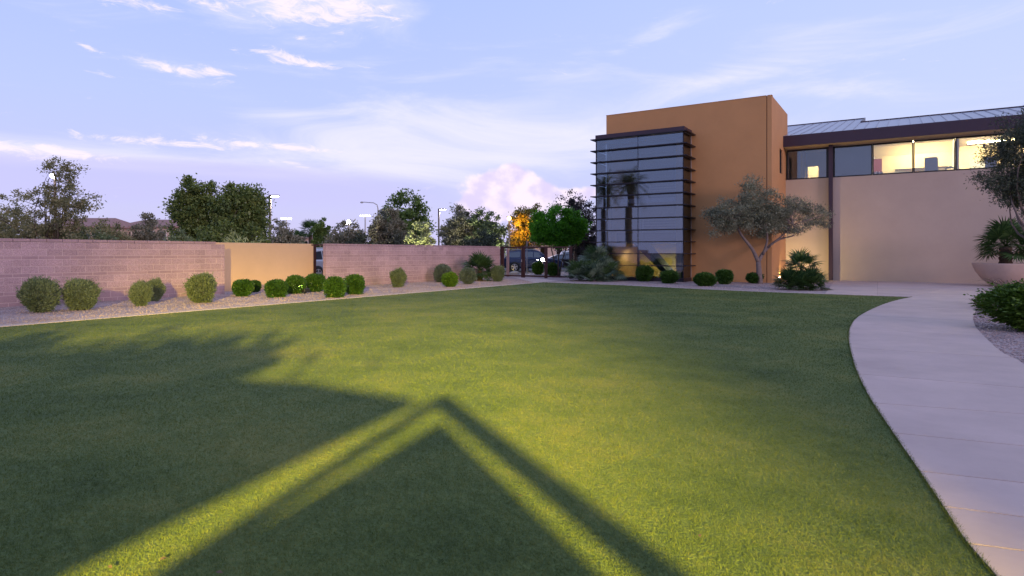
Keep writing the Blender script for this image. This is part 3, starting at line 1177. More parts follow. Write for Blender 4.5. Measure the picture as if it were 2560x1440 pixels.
wx = [ony(p, YB) for p in (2084, 2181, 2283.5, 2389, 2506)]
wx += [wx[-1] + 1.9 * k for k in range(1, 4)]
window(ony(1967.5, YB), ony(2068, YB))
MB().box(ony(2068, YB) + 0.002, wx[0] - 0.002, YB + 0.03, YB + 0.25, SILL + 0.002, WTOP - 0.002).build('mullion_panel', 'frame_black', hall)
for a, b in zip(wx[:-1], wx[1:]):
    window(a + 0.004, b - 0.004)
MB().box(wx[-1], HX1, YB + 0.03, YB + 0.25, SILL + 0.002, WTOP - 0.002).build('mullion_panel', 'frame_black', hall)
# rooms behind the windows
FLZ, CEZ = 4.75, 7.5
R0 = TX1 + 0.02
yi = YB + 0.26
MB().box(R0, HX1 - 0.02, yi, 47.5, FLZ - 0.2, FLZ).build('floor', 'carpet', hall)
MB().box(R0, HX1 - 0.02, yi, 43.4, CEZ, CEZ + 0.08).build('ceiling', 'interior_cream', hall)
xp = wx[1] - 0.05
MB().box(R0, R0 + 0.08, yi, 43.4, FLZ, CEZ - 0.003).build('partition', 'interior_grey', hall)
MB().box(R0 + 0.5, R0 + 0.62, 39.6, 41.1, FLZ, CEZ - 0.003).build('partition', 'interior_yellow', hall)
MB().box(xp - 0.1, xp, yi + 0.1, 43.4, FLZ, CEZ - 0.002).build('partition', 'interior_grey', hall)
# window behind which a roller blind hangs
MB().box(wx[0] + 0.06, wx[1] - 0.06, GYW + 0.1, GYW + 0.115, SILL + 0.01, WTOP - 0.01).build('roller_blind', 'blind', hall)
# dim room with bright doorway behind the first window
yd = 41.2
d0, d1 = ony(2019, yd), ony(2046, yd)
dz1 = zat(416, yd / rdir(2030)[1])
mb = MB()
mb.box(R0, d0, yd, yd + 0.12, FLZ, CEZ - 0.002).box(d1, xp - 0.1, yd, yd + 0.12, FLZ, CEZ - 0.002).box(d0, d1, yd, yd + 0.12, dz1, CEZ - 0.002)
mb.build('partition', 'interior_grey', hall)
MB().box(d0 - 0.8, d1 + 0.8, 43.3, 43.38, FLZ, CEZ - 0.003).build('rear_lining', 'interior_cream', hall)
MB().box(d0 - 0.3, d1 + 0.3, 42.2, 42.35, CEZ - 0.05, CEZ - 0.004).build('ceiling_light', 'tube_light', hall)
# bright office
MB().box(xp, HX1 - 0.02, 43.3, 43.4, FLZ, CEZ - 0.003).build('rear_lining', 'interior_cream', hall)
xq = wx[3] + 0.06
MB().box(xq, xq + 0.1, yi + 0.15, 41.5, FLZ, CEZ - 0.004).build('partition', 'interior_white', hall)
MB().box(xp, xq, 40.9, 41.0, 6.95, CEZ - 0.003).build('bulkhead', 'interior_cream', hall)
xm = ony(2205, 40.5)
MB().box(xp + 0.01, xm, 40.5, 40.6, FLZ, 6.75).build('partition', 'red_paint', hall)
for a, b, yy in ((wx[1] + 1.2, wx[1] + 3.4, 39.6), (wx[1] + 1.0, wx[1] + 3.2, 42.2), (wx[3] + 0.8, wx[3] + 2.8, 39.4), (wx[3] + 0.8, wx[3] + 3.4, 41.8), (wx[4] + 1.6, wx[4] + 4.0, 40.2)):
    MB().box(a, b, yy, yy + 0.14, CEZ - 0.09, CEZ - 0.02).build('ceiling_light', 'tube_light', hall)
MB().box(xm + 0.6, xq - 0.1, 43.0, 43.28, 6.35, 6.40).build('shelf', 'interior_dark', hall)
MB().box(xm + 0.2, xm + 1.3, 43.26, 43.29, 5.6, 6.25).build('whiteboard', 'interior_white', hall)
MB().box(xq + 0.9, xq + 2.1, 43.26, 43.29, 5.7, 6.6).build('whiteboard', 'interior_grey', hall)
MB().box(xq + 2.4, xq + 2.5, 39.5, 43.28, FLZ, 6.5).build('partition', 'interior_white', hall)
# things on the window ledge
ld = MB().box(xp + 0.01, HX1 - 0.03, yi, yi + 0.45, SILL - 0.12, SILL - 0.06).build('ledge', 'interior_cream', hall)


def ledge_item(name, label, cat, px0, px1, h, mat, kind='box', dy=0.2):
    x0, x1 = ony(px0, yi + dy), ony(px1, yi + dy)
    z0 = SILL - 0.06
    if kind == 'cabinet':
        t = thing(name, label, cat, ((x0 + x1) / 2, yi + dy, z0))
        hw = (x1 - x0) / 2
        MB().box(-hw, hw, -0.1, 0.15, 0, h).build('case', mat, t, bevel=0.01)
        MB().box(-hw + 0.04, hw - 0.04, -0.108, -0.101, 0.04, h - 0.04).build('door', mat, t)
    elif kind == 'books':
        t = thing(name, label, cat, (x0, yi + dy, z0))
        n = 7
        for k in range(n):
            bw = (x1 - x0) / n
            MB().box(bw * k + 0.004, bw * (k + 1) - 0.004, -0.08, 0.1, 0, h * (0.8 + 0.2 * ((k * 37) % 5) / 4)).build('binder', ('blind', 'interior_white', 'interior_grey')[k % 3], t)
    elif kind == 'house':
        t = thing(name, label, cat, ((x0 + x1) / 2, yi + dy, z0))
        hw = (x1 - x0) / 2
        for s in (-1, 1):
            MB().box(s * hw * 0.8 - 0.02, s * hw * 0.8 + 0.02, -0.1, 0.1, 0, h * 0.65).build('side', mat, t)
        MB().add([(-hw, -0.12, h * 0.65), (hw, -0.12, h * 0.65), (hw, 0.12, h * 0.65), (-hw, 0.12, h * 0.65), (0, -0.12, h), (0, 0.12, h)],
                 [(0, 1, 4), (1, 2, 5, 4), (2, 3, 5), (3, 0, 4, 5), (0, 3, 2, 1)]).build('roof', mat, t)
    elif kind == 'monitor':
        t = thing(name, label, cat, ((x0 + x1) / 2, yi + dy, z0))
        hw = (x1 - x0) / 2
        MB().box(-hw, hw, -0.02, 0.03, 0.14, h).build('screen', mat, t, bevel=0.008)
        MB().box(-0.03, 0.03, 0.031, 0.06, 0.02, 0.3).build('stand', mat, t)
        MB().box(-0.12, 0.12, -0.06, 0.1, 0, 0.019).build('base', mat, t)
    return t


ledge_item('binder_row', 'row of upright binders on the ledge beside the window blind', 'binders', 2183, 2207, 0.3, 'blind', 'books')
ledge_item('cabinet', 'plain grey cabinet standing on the bright office ledge', 'cabinet', 2311, 2345, 0.85, 'interior_grey', 'cabinet', 0.25)
ledge_item('model_house', 'small grey model house with pitched roof on the office ledge', 'ornament', 2362, 2388, 0.36, 'blind', 'house')
ledge_item('monitor', 'dark computer monitor on the ledge behind the olive branches', 'monitor', 2462, 2492, 0.72, 'monitor', 'monitor', 0.25)


# ------------------------------------------------------------------ lamps
def spot(name, parent, loc, target, power, color, size, radius=0.05, blend=0.5):
    d = bpy.data.lights.new(name, 'SPOT')
    d.energy = power
    d.color = color
    d.spot_size = math.radians(size)
    d.spot_blend = blend
    d.shadow_soft_size = radius
    o = bpy.data.objects.new(name, d)
    col.objects.link(o)
    o.parent = parent
    o.location = loc
    import mathutils
    v = mathutils.Vector(target) - mathutils.Vector(loc)
    o.rotation_euler = v.to_track_quat('-Z', 'Y').to_euler()
    return o


# unseen floodlight on a pole, added behind the camera: it throws the yellow light and the shadows across the lawn
LAMP_Y, LAMP_Z, LAMP_X = -18.0, 6.3, 2.11
fx, fy = C(LAMP_X, LAMP_Y - 0.35)
flood = thing('added_floodlight_pole', 'floodlight on a tall pole added unseen behind the viewer to light the lawn', 'floodlight', (fx, fy, 0))
MB().tube([(0, 0, -0.05), (0, 0, LAMP_Z + 0.15)], 0.07, 10).build('pole', 'pole_metal', flood)
hd = np.array(FW)
MB().box(-0.2, 0.2, -0.12, 0.12, LAMP_Z + 0.15, LAMP_Z + 0.3).build('lamp_head', 'pole_metal', flood)
tgt = C(-1.5, 9)
spot('lamp', flood, (float(hd[0] * 0.35), float(hd[1] * 0.35), LAMP_Z), (tgt[0] - fx, tgt[1] - fy, 0), 150000, (1.0, 0.72, 0.07), 100, 0.13, 0.6)
VD = 1.8
fw3 = np.array([FW[0], FW[1], 0.0])
rt3 = np.array([RT[0], RT[1], 0.0])
lp = fw3 * 0.35 + np.array([0, 0, LAMP_Z])


def light_shield(name, c0, c1, up0, up1, thick=0.02):  # plates added before the lamp to keep its light off buildings and path
    a = lp + fw3 * VD
    q = [a + rt3 * c0 + np.array([0, 0, up0]), a + rt3 * c1 + np.array([0, 0, up0]), a + rt3 * c1 + np.array([0, 0, up1]), a + rt3 * c0 + np.array([0, 0, up1])]
    MB().hexa(q, [p + fw3 * thick for p in q]).build(name, 'pole_metal', flood)


light_shield('added_visor', -1.6, 1.2, -VD * math.tan(math.radians(8.4)), 0.9)
light_shield('added_side_shield', -1.6, -VD * math.tan(math.radians(20.5)), -0.9, -VD * math.tan(math.radians(8.4)) - 0.004)
light_shield('added_side_shield', -VD * math.tan(math.radians(1.4)), 1.2, -0.9, -VD * math.tan(math.radians(8.4)) - 0.004)
MB().tube([tuple(fw3 * 0.1 + np.array([0, 0, LAMP_Z + 0.3])), tuple(lp + fw3 * VD + np.array([0, 0, 0.85]))], 0.03, 6).build('added_visor_arm', 'pole_metal', flood)

# unseen A-frame added between floodlight and lawn to cast shadows
import mathutils


def shadow_frame_pt(X, z, Y=-3.0):
    p = C(X, Y)
    return (p[0], p[1], z)


shadow_frame = thing('added_shadow_frame', 'timber A-frame with grey fabric panels added unseen behind the viewer to cast lawn shadows', 'shadow_frame', (0, 0, 0))
AP = -0.30


def panel(name, pts, mat, thick=0.03):
    fr_ = [np.array(shadow_frame_pt(x, z)) for x, z in pts]
    off = np.array([FW[0], FW[1], 0]) * thick
    n = len(fr_)
    MB().add(fr_ + [p + off for p in fr_], [tuple(range(n)), tuple(range(2 * n - 1, n - 1, -1))] + [(i, (i + 1) % n, n + (i + 1) % n, n + i) for i in range(n)]).build(name, mat, shadow_frame)


AZ = 2.34
apx = -0.73 + 0.115 * 9.37 * 0.0
# apex on the line lamp -> (-0.73, 6.37)
tl = (-3.0 - LAMP_Y) / (6.37 - LAMP_Y)
apx = LAMP_X + (-0.73 - LAMP_X) * tl
AZ = LAMP_Z * (1 - tl)


def gl(slope, Xa=-0.73, Ya=6.37):
    """where a shadow edge of this slope meets the ground under the tent"""
    return Xa + slope * (Ya + 3.0)


panel('shadow_panel', [(apx, AZ - 0.14), (gl(-0.239) - 0.65, 0.04), (gl(0.317) + 0.48, 0.04)], 'fabric')
panel('shadow_panel', [(apx - 0.12, AZ - 0.01), (gl(-0.357) + 0.1, 0.04), (gl(-0.357) - 6.0, 0.04), (gl(-0.357) - 6.0, 1.7), (-3.6, 2.4), (-1.4, 2.6), (-0.55, 2.55)], 'fabric')
MB().tube([shadow_frame_pt(apx, AZ), shadow_frame_pt(gl(0.412), 0.0)], 0.06, 8).build('leg', 'timber', shadow_frame)
MB().tube([shadow_frame_pt(apx, AZ), shadow_frame_pt(gl(-0.297) + 0.4, 0.0)], 0.032, 8).build('leg', 'timber', shadow_frame)

for xx, yy in DOWN:
    spot('lamp', tower, (xx, yy, 2.0), (xx, yy + 0.35, 0), 420, (1.0, 0.74, 0.28), 160, 0.08, 0.6)

# uplight washing the beige wall beside the tower
ux, uy = G(1947, 703)
up = thing('uplight', 'small white uplight at the foot of the beige wall beside the tower', 'uplight', (ux, uy, 0))
MB().lathe([(0.06, 0.0), (0.07, 0.10), (0.075, 0.18), (0.065, 0.2)], 0, 0, 14).build('housing', 'galvanised', up, smooth=True)
MB().lathe([(0.055, 0.202), (0.05, 0.212)], 0, 0, 14).build('lens', 'led_white', up)
spot('lamp', up, (0.05, 0, 0.26), (2.0, YB - uy, 2.2), 300, (1.0, 0.78, 0.30), 130, 0.05, 0.9)
# uplight box among the dark shrubs
bx_, by_ = G(763, 734)
ub = thing('ground_floodlight', 'small black box floodlight on the gravel among dark shrubs', 'floodlight', (bx_, by_, 0), math.radians(8))
MB().box(-0.1, 0.1, -0.14, 0.14, 0.05, 0.19).build('housing', 'car_trim', ub, bevel=0.012)
MB().box(-0.108, -0.101, -0.12, 0.12, 0.08, 0.17).build('lens', 'led_warm', ub)
MB().box(-0.03, 0.03, -0.03, 0.03, -0.02, 0.049).build('stake', 'car_trim', ub)
spot('lamp', ub, (-0.12, 0, 0.26), (YWX - bx_, -1.6, 0.9), 90, (1.0, 0.80, 0.42), 140, 0.06, 0.9)
# short red pipe by the tower
sx_, sy_ = G(1849, 704.5)
sp_ = thing('standpipe', 'short red standpipe by the orange tower between two shrubs', 'pipe', (sx_, sy_, 0))
MB().tube([(0, 0, -0.05), (0, 0, 0.28), (0.05, 0, 0.33), (0.16, 0, 0.33)], 0.035, 8).build('pipe', 'red_paint', sp_, smooth=True)
MB().lathe([(0.05, 0.20), (0.065, 0.22), (0.065, 0.25), (0.05, 0.27)], 0, 0, 12).build('collar', 'galvanised', sp_)


def pole_lamp(label, px, top, depth, arm=1, head='led_white', power=260):
    x, y = at(px, depth)
    h = zat(top, depth)
    t = thing('light_pole', label, 'light pole', (x, y, 0), TH, 'parking lot light poles')
    MB().box(-0.08, 0.08, -0.08, 0.08, -0.05, h - 0.06).build('pole', 'pole_metal', t)
    MB().lathe([(0.3, -0.03), (0.3, 0.55), (0.27, 0.6)], 0, 0, 16).build('base', 'kerb', t)
    MB().box(-0.08, 0.75 * arm, -0.12, 0.12, h - 0.055, h + 0.06).build('lamp_head', 'pole_metal', t, bevel=0.02)
    MB().box(0.14 * arm, 0.70 * arm, -0.1, 0.1, h - 0.10, h - 0.057).build('lens', head, t)
    spot('lamp', t, (0.42, 0, h - 0.15), (0.2, 0, 0), power, (1.0, 0.95, 0.85), 150, 0.1, 0.8)
    return t


def bush_uplight(label, px, depth, px2, depth2, z2, power, color):
    x, y = at(px, depth)
    t = thing('tree_uplight', label, 'uplight', (x, y, 0))
    MB().lathe([(0.08, -0.05), (0.1, 0.15), (0.11, 0.25), (0.09, 0.28)], 0, 0, 12).build('housing', 'pole_metal', t)
    MB().lathe([(0.08, 0.282), (0.07, 0.29)], 0, 0, 12).build('lens', 'led_warm', t)
    x2, y2 = at(px2, depth2)
    spot('lamp', t, (0, 0, 0.4), (x2 - x, y2 - y, z2), power, color, 100, 0.1, 0.8)


bush_uplight('uplight under the pale lit bush beyond the wall', 1058, 43.0, 1050, 46.0, 2.6, 1100, (1.0, 0.92, 0.55))
bush_uplight('uplight under the olive grey tree near the gate', 1232, 50.0, 1218, 53.0, 3.4, 1000, (1.0, 0.92, 0.60))

pole_lamp('tall square light pole with lit head beside the dark dense trees', 675, 489, 52, power=900)
pole_lamp('square light pole with lit head beside the pale lit bush', 1097, 523, 66, power=900)


def street_lamp(label, px, top, depth):
    x, y = at(px, depth)
    h = zat(top, depth)
    t = thing('street_lamp', label, 'street lamp', (x, y, 0), TH)
    MB().tube([(0, 0, -0.05), (0, 0, h - 0.8), (-0.12, 0, h - 0.3), (-0.6, 0, h), (-2.0, 0, h + 0.1)], [0.11, 0.08, 0.07, 0.06, 0.05], 8).build('pole', 'galvanised', t, smooth=True)
    MB().lathe([(0.08, -0.12), (0.2, -0.06), (0.22, 0.02), (0.1, 0.12)], 0, 0, 12).build('lamp_head', 'galvanised', t, smooth=True, loc=(-2.2, 0, h + 0.06))
    return t


street_lamp('unlit street lamp with a curved arm above the grey bushes', 945, 507, 85)


def stadium(label, px, top, depth, n=5):
    x, y = at(px, depth)
    h = zat(top, depth)
    t = thing('stadium_light', label, 'stadium light', (x, y, 0), TH, 'stadium floodlights beyond the trees')
    MB().tube([(0, 0, -0.05), (0, 0, h)], 0.2, 8).build('mast', 'galvanised', t)
    MB().box(-1.6, 1.6, -0.1, 0.1, h - 0.1, h + 0.1).build('crossbar', 'galvanised', t)
    for k in range(n):
        MB().lathe([(0.18, -0.14), (0.2, 0.08), (0.06, 0.2)], 0, 0, 10).build('lamp', 'stadium', t, loc=(-1.4 + 2.8 * k / (n - 1), -0.2, h - 0.2))


stadium('far stadium floodlight mast beside the tall light pole', 716, 545, 190)
stadium('far stadium floodlight mast behind the grey tree', 913, 538, 200)


def glow_lamp(label, px, py, depth, mat='led_white', r=0.16, power=0, color=(1, 0.9, 0.7), cat='lamp post', target=None):
    x, y = at(px, depth)
    h = zat(py, depth)
    t = thing('lamp_post', label, cat, (x, y, 0), TH)
    MB().tube([(0, 0.1, -0.05), (0, 0.1, h + r)], 0.07, 8).build('pole', 'pole_metal', t)
    MB().lathe([(0.02, -r), (r * 0.8, -r * 0.6), (r, 0), (r * 0.8, r * 0.6), (0.02, r)], 0, 0, 14).build('lamp', mat, t, smooth=True, loc=(0, -r * 0.6, h))
    if power:
        d = bpy.data.lights.new('lamp', 'POINT')
        d.energy = power
        d.color = color
        d.shadow_soft_size = 0.25
        o = bpy.data.objects.new('lamp', d)
        col.objects.link(o)
        o.parent = t
        o.location = target or (0, -0.6, h)
    return t


glow_lamp('bright lamp shining through the sparse mesquite tree', 134, 440, 33, r=0.11)
glow_lamp('bright white lamp above the low grey bushes', 872, 556, 80, r=0.3)
glow_lamp('lamp glowing beside the tree lit orange', 1273, 546, 52, mat='sodium')
so = [o for o in bpy.data.objects if o.get('label') == 'lamp glowing beside the tree lit orange'][0]
# the post's own frame: x to the right of the view, y away from the viewer
spot('lamp', so, (0.15, -0.5, zat(546, 52)), (1.35, 1.9, 3.3), 1500, (1.0, 0.47, 0.03), 75, 0.15, 0.8)
glow_lamp('small white lamp beside the far street tree', 633, 569, 90, r=0.22)

# ------------------------------------------------------------------ plants
RNG = np.random.default_rng(11)


def shrub_meshes(name, mat, seed, n=2600, leaf=0.085, width=0.03, spiky=0.5, rough=1.0):
    """unit shrub: 1 m wide, 1 m tall, foot at the origin"""
    rng = np.random.default_rng(seed)
    k = norm(rng.normal(size=(46, 3)))
    amp = rng.uniform(-0.10, 0.17, 46) * rough

    def shell(d):
        lump = 1 + (np.exp(-16 * (1 - d @ k.T)) * amp).sum(1)
        sup = (np.abs(d) ** 3).sum(1) ** (-1 / 3)
        return 0.41 * (0.5 * sup + 0.5) * lump

    def place(P):
        P = P.copy()
        P[:, 2] = np.maximum(P[:, 2] * 1.08 + 0.47, 0.02)
        f = np.clip(0.80 + 0.45 * P[:, 2], 0.6, 1.0)
        P[:, 0] *= f
        P[:, 1] *= f
        return P

    d = norm(rng.normal(size=(n, 3)))
    r = shell(d) * np.where(rng.random(n) < 0.62, rng.uniform(0.84, 1.03, n), rng.uniform(0.45, 0.9, n))
    P = place(d * r[:, None])
    D = d * 0.8 + rng.normal(size=(n, 3)) * 0.5 + np.array([0, 0, spiky])
    V = [leaf_quads(P, D, leaf, width, rng)]
    # young shoots breaking the outline
    ns, per = int(210 * rough), 7
    ds = norm(rng.normal(size=(ns, 3)) + np.array([0, 0, 0.35]))
    ax = norm(ds + rng.normal(size=(ns, 3)) * 0.35 + np.array([0, 0, spiky * 0.8]))
    o = place(ds * (shell(ds) * 0.93)[:, None])
    ln = rng.uniform(0.04, 0.15, ns) * rough
    for q in range(per):
        Pq = o + ax * (ln * q / (per - 1))[:, None]
        V.append(leaf_quads(Pq, ax * 0.8 + rng.normal(size=(ns, 3)) * 0.5, leaf * (1.0 - 0.06 * q), width * 0.9, rng))
    fol = quads_mesh('foliage', np.concatenate(V), mat)
    st_ = MB()
    for i in range(9):
        a = rng.uniform(0, 6.28)
        q = rng.uniform(0.12, 0.33)
        st_.tube([(0.04 * math.cos(a), 0.04 * math.sin(a), -0.03), (q * math.cos(a) * 0.6, q * math.sin(a) * 0.6, 0.25), (q * math.cos(a), q * math.sin(a), 0.6)], [0.018, 0.012, 0.005], 5)
    stem = st_.mesh('stems', 'bark')
    return fol, stem


SH = {
    'sage': [shrub_meshes('sage', 'leaf_sage', s, 7500, 0.085, 0.028, 0.7, 1.35) for s in (1, 2, 3)],
    'grey': [shrub_meshes('grey', 'leaf_grey', s, 7000, 0.085, 0.030, 0.6) for s in (4, 5)],
    'gloss': [shrub_meshes('gloss', 'leaf_gloss', s, 5000, 0.12, 0.055, 0.5) for s in (6, 7, 8)],
    'bright': [shrub_meshes('bright', 'leaf_bright', s, 5200, 0.10, 0.05, 0.5) for s in (9,)],
}


def shrub(kind, var, px, top, bottom, wpx, label, group=None, rot=0.0, dy=None):
    x, y = G(px, bottom)
    dep = EYE * FPX / (bottom - HOR)
    wid = wpx / FPX * dep * 0.90
    # foot is a little in front of the centre
    c = rdir(px)
    c = c / np.linalg.norm(c)
    x, y = x + c[0] * wid * 0.28, y + c[1] * wid * 0.28
    h = (bottom - top) / FPX * dep
    t = thing('shrub', label, 'shrub', (x, y, 0), rot, group, scale=(wid * 0.90, wid * 0.90, h * 0.95))
    fol, stem = SH[kind][var]
    link('foliage', fol, t)
    link('stems', stem, t)
    return t


G1, G2, G3 = 'clipped shrubs along the block wall', 'dark glossy shrubs before the yellow wall', 'dark shrubs at the foot of the tower'
shrub('sage', 0, 98, 688, 783, 102, 'largest rounded sage green shrub before the stepped pink block wall', G1, 0.3)
shrub('sage', 1, 203, 698, 777, 94, 'rounded sage green shrub beside the largest sage shrub on the gravel', G1, 1.9)
shrub('sage', 2, 386, 697, 754, 54, 'small sage shrub tucked behind a yellower one by the block wall', G1, 3.0)
shrub('sage', 0, 354, 699, 766, 62, 'yellow green sage shrub overlapping a smaller one by the block wall', G1, 4.2)
shrub('sage', 1, 503, 684, 758, 86, 'pale sage shrub beside the stepped end of the block wall', G1, 5.1)
shrub('gloss', 1, 637, 699, 731, 38, 'small dark shrub half hidden at the yellow wall', G2, 0.5)
shrub('gloss', 0, 606, 697, 742, 62, 'dark green shrub at the left corner of the yellow wall', G2, 1.1)
shrub('gloss', 2, 738, 686, 735, 60, 'dark green shrub with the black box floodlight at its foot', G2, 2.5)
shrub('gloss', 1, 690, 697, 744, 66, 'low wide dark shrub in front of the middle of the yellow wall', G2, 3.3)
shrub('gloss', 0, 790, 683, 730, 62, 'dark shrub in front of the rust brown steel post', G2, 4.0)
shrub('gloss', 2, 886, 684, 737, 62, 'dark shrub before the near end of the gate side block wall', G2, 5.2)
shrub('gloss', 1, 838, 689, 745, 68, 'foremost dark green shrub of the cluster by the steel post', G2, 0.0)
shrub('sage', 2, 995, 671, 719, 50, 'lone upright clipped shrub casting a soft shadow on the block wall', G1, 2.2)
shrub('grey', 0, 1106, 659, 706, 58, 'tall grey green shrub behind the bright green one by the wall', G1, 0.4)
shrub('bright', 0, 1125, 679, 718, 52, 'bright green rounded shrub between two grey green shrubs', G1, 1.0)
shrub('grey', 1, 1170, 666, 711, 54, 'grey green rounded shrub in front of the fan palm', G1, 2.0)
shrub('sage', 1, 1244, 664, 704, 42, 'dull green shrub beside the garden gate post', G1, 3.9)
shrub('gloss', 0, 1610, 662, 704, 54, 'pointed dark shrub in front of the glass bay centre', G3, 0.6)
shrub('gloss', 1, 1674, 674, 709, 52, 'round dark shrub before the right corner of the glass bay', G3, 1.4)
shrub('gloss', 0, 1812, 672, 711, 52, 'upright dark shrub beside the red standpipe', G3, 3.2)
shrub('gloss', 2, 1762, 679, 716, 62, 'low wide dark shrub at the foot of the orange wall', G3, 2.3)
shrub('gloss', 1, 1886, 680, 709, 48, 'dark shrub behind the olive tree trunk', G3, 4.4)
shrub('bright', 0, 1345, 653, 687, 38, 'yellow green clipped shrub lit by a lamp behind the gate', None, 0.9)
shrub('gloss', 2, 1382, 655, 690, 40, 'dark clipped shrub behind the gate beside the fan palm clump', None, 2.9)

# hedge on the right
hg = thing('hedge', 'dense green hedge shrub on the gravel beside the curved footpath', 'hedge', (*C(10.15, 11.9), 0), 0.4, scale=(1.8, 1.6, 0.98))
fol, stem = shrub_meshes('hedge', 'leaf_hedge', 31, 13000, 0.065, 0.036, 0.45, 1.3)
link('foliage', fol, hg)
link('stems', stem, hg)


# fan palms ------------------------------------------------------
def frond_mesh(name, mat, n=22, R=0.5, pet=0.55, seed=0, spread=2.35, droop=0.16):
    """fan leaf: stalk along +x from the origin, blades fanned at its end"""
    rng = np.random.default_rng(seed)
    V = []
    for i in range(n):
        a = -spread + 2 * spread * i / (n - 1) + rng.normal() * 0.03
        d = np.array([math.cos(a), math.sin(a), 0.0])
        s = np.array([-math.sin(a), math.cos(a), 0.0])
        r = R * (0.78 + 0.22 * math.cos(a * 0.6)) * rng.uniform(0.9, 1.06)
        o = np.array([pet, 0, 0.0])
        z = rng.uniform(-0.03, 0.05)
        m1 = o + d * r * 0.5 + np.array([0, 0, 0.05 * R + z * 0.4])
        tip = o + d * r + np.array([0, 0, -droop * R + z])
        w_ = 0.052 * R / 0.5
        V.append([o, m1 + s * w_ * 0.5, tip, m1 - s * w_ * 0.5])
    V = np.array(V)
    # stalk as three narrow quads
    a = np.array([0, 0, 0.0])
    b = np.array([pet, 0, 0.0])
    for k in range(3):
        s = np.array([0, math.cos(k * 2.1), math.sin(k * 2.1)]) * 0.012
        V = np.concatenate([V, np.array([[a - s, a + s, b + s * 0.6, b - s * 0.6]])])
    return quads_mesh(name, V, mat)


FR = {'green': [frond_mesh('frond', 'leaf_palm', seed=s) for s in (1, 2, 3)],
      'blue': [frond_mesh('frond', 'leaf_palm_blue', seed=s) for s in (4, 5)]}


def fan_palm(name, label, x, y, n, size, z0=0.0, kind='green', seed=0, stem_h=0.0, trunk_r=0.1, low=-0.3, hi=1.35, crowns=((0, 0, 0),), group=None):
    rng = random.Random(seed)
    t = thing(name, label, 'palm', (x, y, z0), 0, group)
    tr_ = MB()
    for cx_, cy_, ch in crowns:
        H = stem_h + ch
        if H > 0.05:
            prof = []
            for k in range(9):
                prof.append((trunk_r * (1.0 + 0.18 * (k % 2)) * (1.15 - 0.1 * k / 8), -0.05 + (H + 0.05) * k / 8))
            tr_.lathe(prof, cx_, cy_, 10)
        for i in range(n // len(crowns)):
            az = i * 2.399963 + rng.uniform(-0.3, 0.3)
            el = low + (hi - low) * ((i + 0.5) / (n / len(crowns))) ** 0.9 + rng.uniform(-0.12, 0.12)
            s = size * rng.uniform(0.85, 1.12)
            kk = kind if kind != 'mix' else rng.choice(['green', 'blue', 'blue'])
            link('frond', rng.choice(FR[kk]), t, (cx_, cy_, max(H, 0.06)), (rng.uniform(-0.5, 0.5), -el, az), (s, s, s))
    if tr_.v:
        tr_.build('trunk', 'palm_trunk', t)
    return t


px_, py_ = G(1182, 703)
fan_palm('fan_palm', 'spiky fan palm rising behind the grey shrub by the block wall', px_ + 0.05, py_ + 0.6, 46, 1.05, seed=1, stem_h=0.55, trunk_r=0.12, low=-0.75, hi=1.45)
px_, py_ = G(1455, 703)
fan_palm('fan_palm', 'large blue green fan palm clump between garden gate and glass bay', px_ + 0.2, py_ + 1.1, 132, 1.1, kind='mix', seed=2, stem_h=0.0, trunk_r=0.07, low=-0.1, hi=1.4,
         crowns=((-0.75, -0.2, 0.3), (0.1, 0.15, 0.95), (0.8, -0.2, 0.25), (0.15, -0.7, 0.12), (-0.5, -0.7, 0.05), (0.6, -0.8, 0.05)))
px_, py_ = G(2005, 726)
fan_palm('fan_palm', 'bushy green fan palm beside the concrete apron and beige wall', px_ - 0.1, py_ + 0.7, 100, 0.82, seed=3, stem_h=0.0, trunk_r=0.06, low=-0.15, hi=1.4, crowns=((0, 0, 0.85), (-0.4, -0.3, 0.12), (0.4, -0.25, 0.12), (0.0, -0.45, 0.08)))
# stone bowl with palm
bwx, bwy = C(21.9, 27.6)
bowl = thing('planter_bowl', 'large round pinkish stone planter bowl holding a fan palm', 'planter', (bwx, bwy, 0))
MB().lathe([(0.55, -0.04), (0.62, 0.03), (0.95, 0.32), (1.2, 0.68), (1.32, 1.0), (1.33, 1.04), (1.27, 1.04), (1.24, 0.98)], 0, 0, 40).build('bowl', 'bowl', bowl, smooth=True)
MB().lathe([(1.24, 0.95), (0.6, 0.99), (0.02, 1.0)], 0, 0, 30).build('soil', 'soil', bowl)
fan_palm('potted_palm', 'dark fan palm with a shaggy trunk growing in the stone bowl', bwx - 0.1, bwy, 34, 1.32, z0=0.99, seed=5, stem_h=0.78, trunk_r=0.2, low=-0.65, hi=1.35)


# reed clump
def reed_clump(label, x, y, n, h, spread, seed):
    rng = np.random.default_rng(seed)
    V = []
    for i in range(n):
        a, r0 = rng.uniform(0, 6.283), rng.uniform(0, 0.25)
        o = np.array([r0 * math.cos(a), r0 * math.sin(a), 0.0])
        sp = spread * rng.uniform(0.4, 1.3)
        hh = h * rng.uniform(0.6, 1.1)
        dd = np.array([math.cos(a), math.sin(a), 0])
        s = np.array([-math.sin(a), math.cos(a), 0]) * 0.011
        p1 = o + dd * sp * 0.3 + np.array([0, 0, hh * 0.7])
        p2 = o + dd * sp * 0.7 + np.array([0, 0, hh])
        p3 = o + dd * sp * 1.15 + np.array([0, 0, hh * 0.85])
        V += [[o - s, o + s, p1 + s, p1 - s], [p1 - s, p1 + s, p2 + s * 0.7, p2 - s * 0.7], [p2 - s * 0.7, p2 + s * 0.7, p3 + s * 0.1, p3 - s * 0.1]]
    t = thing('grass_clump', label, 'ornamental grass', (x, y, 0))
    link('blades', quads_mesh('blades', np.array(V), 'leaf_reed'), t)
    return t


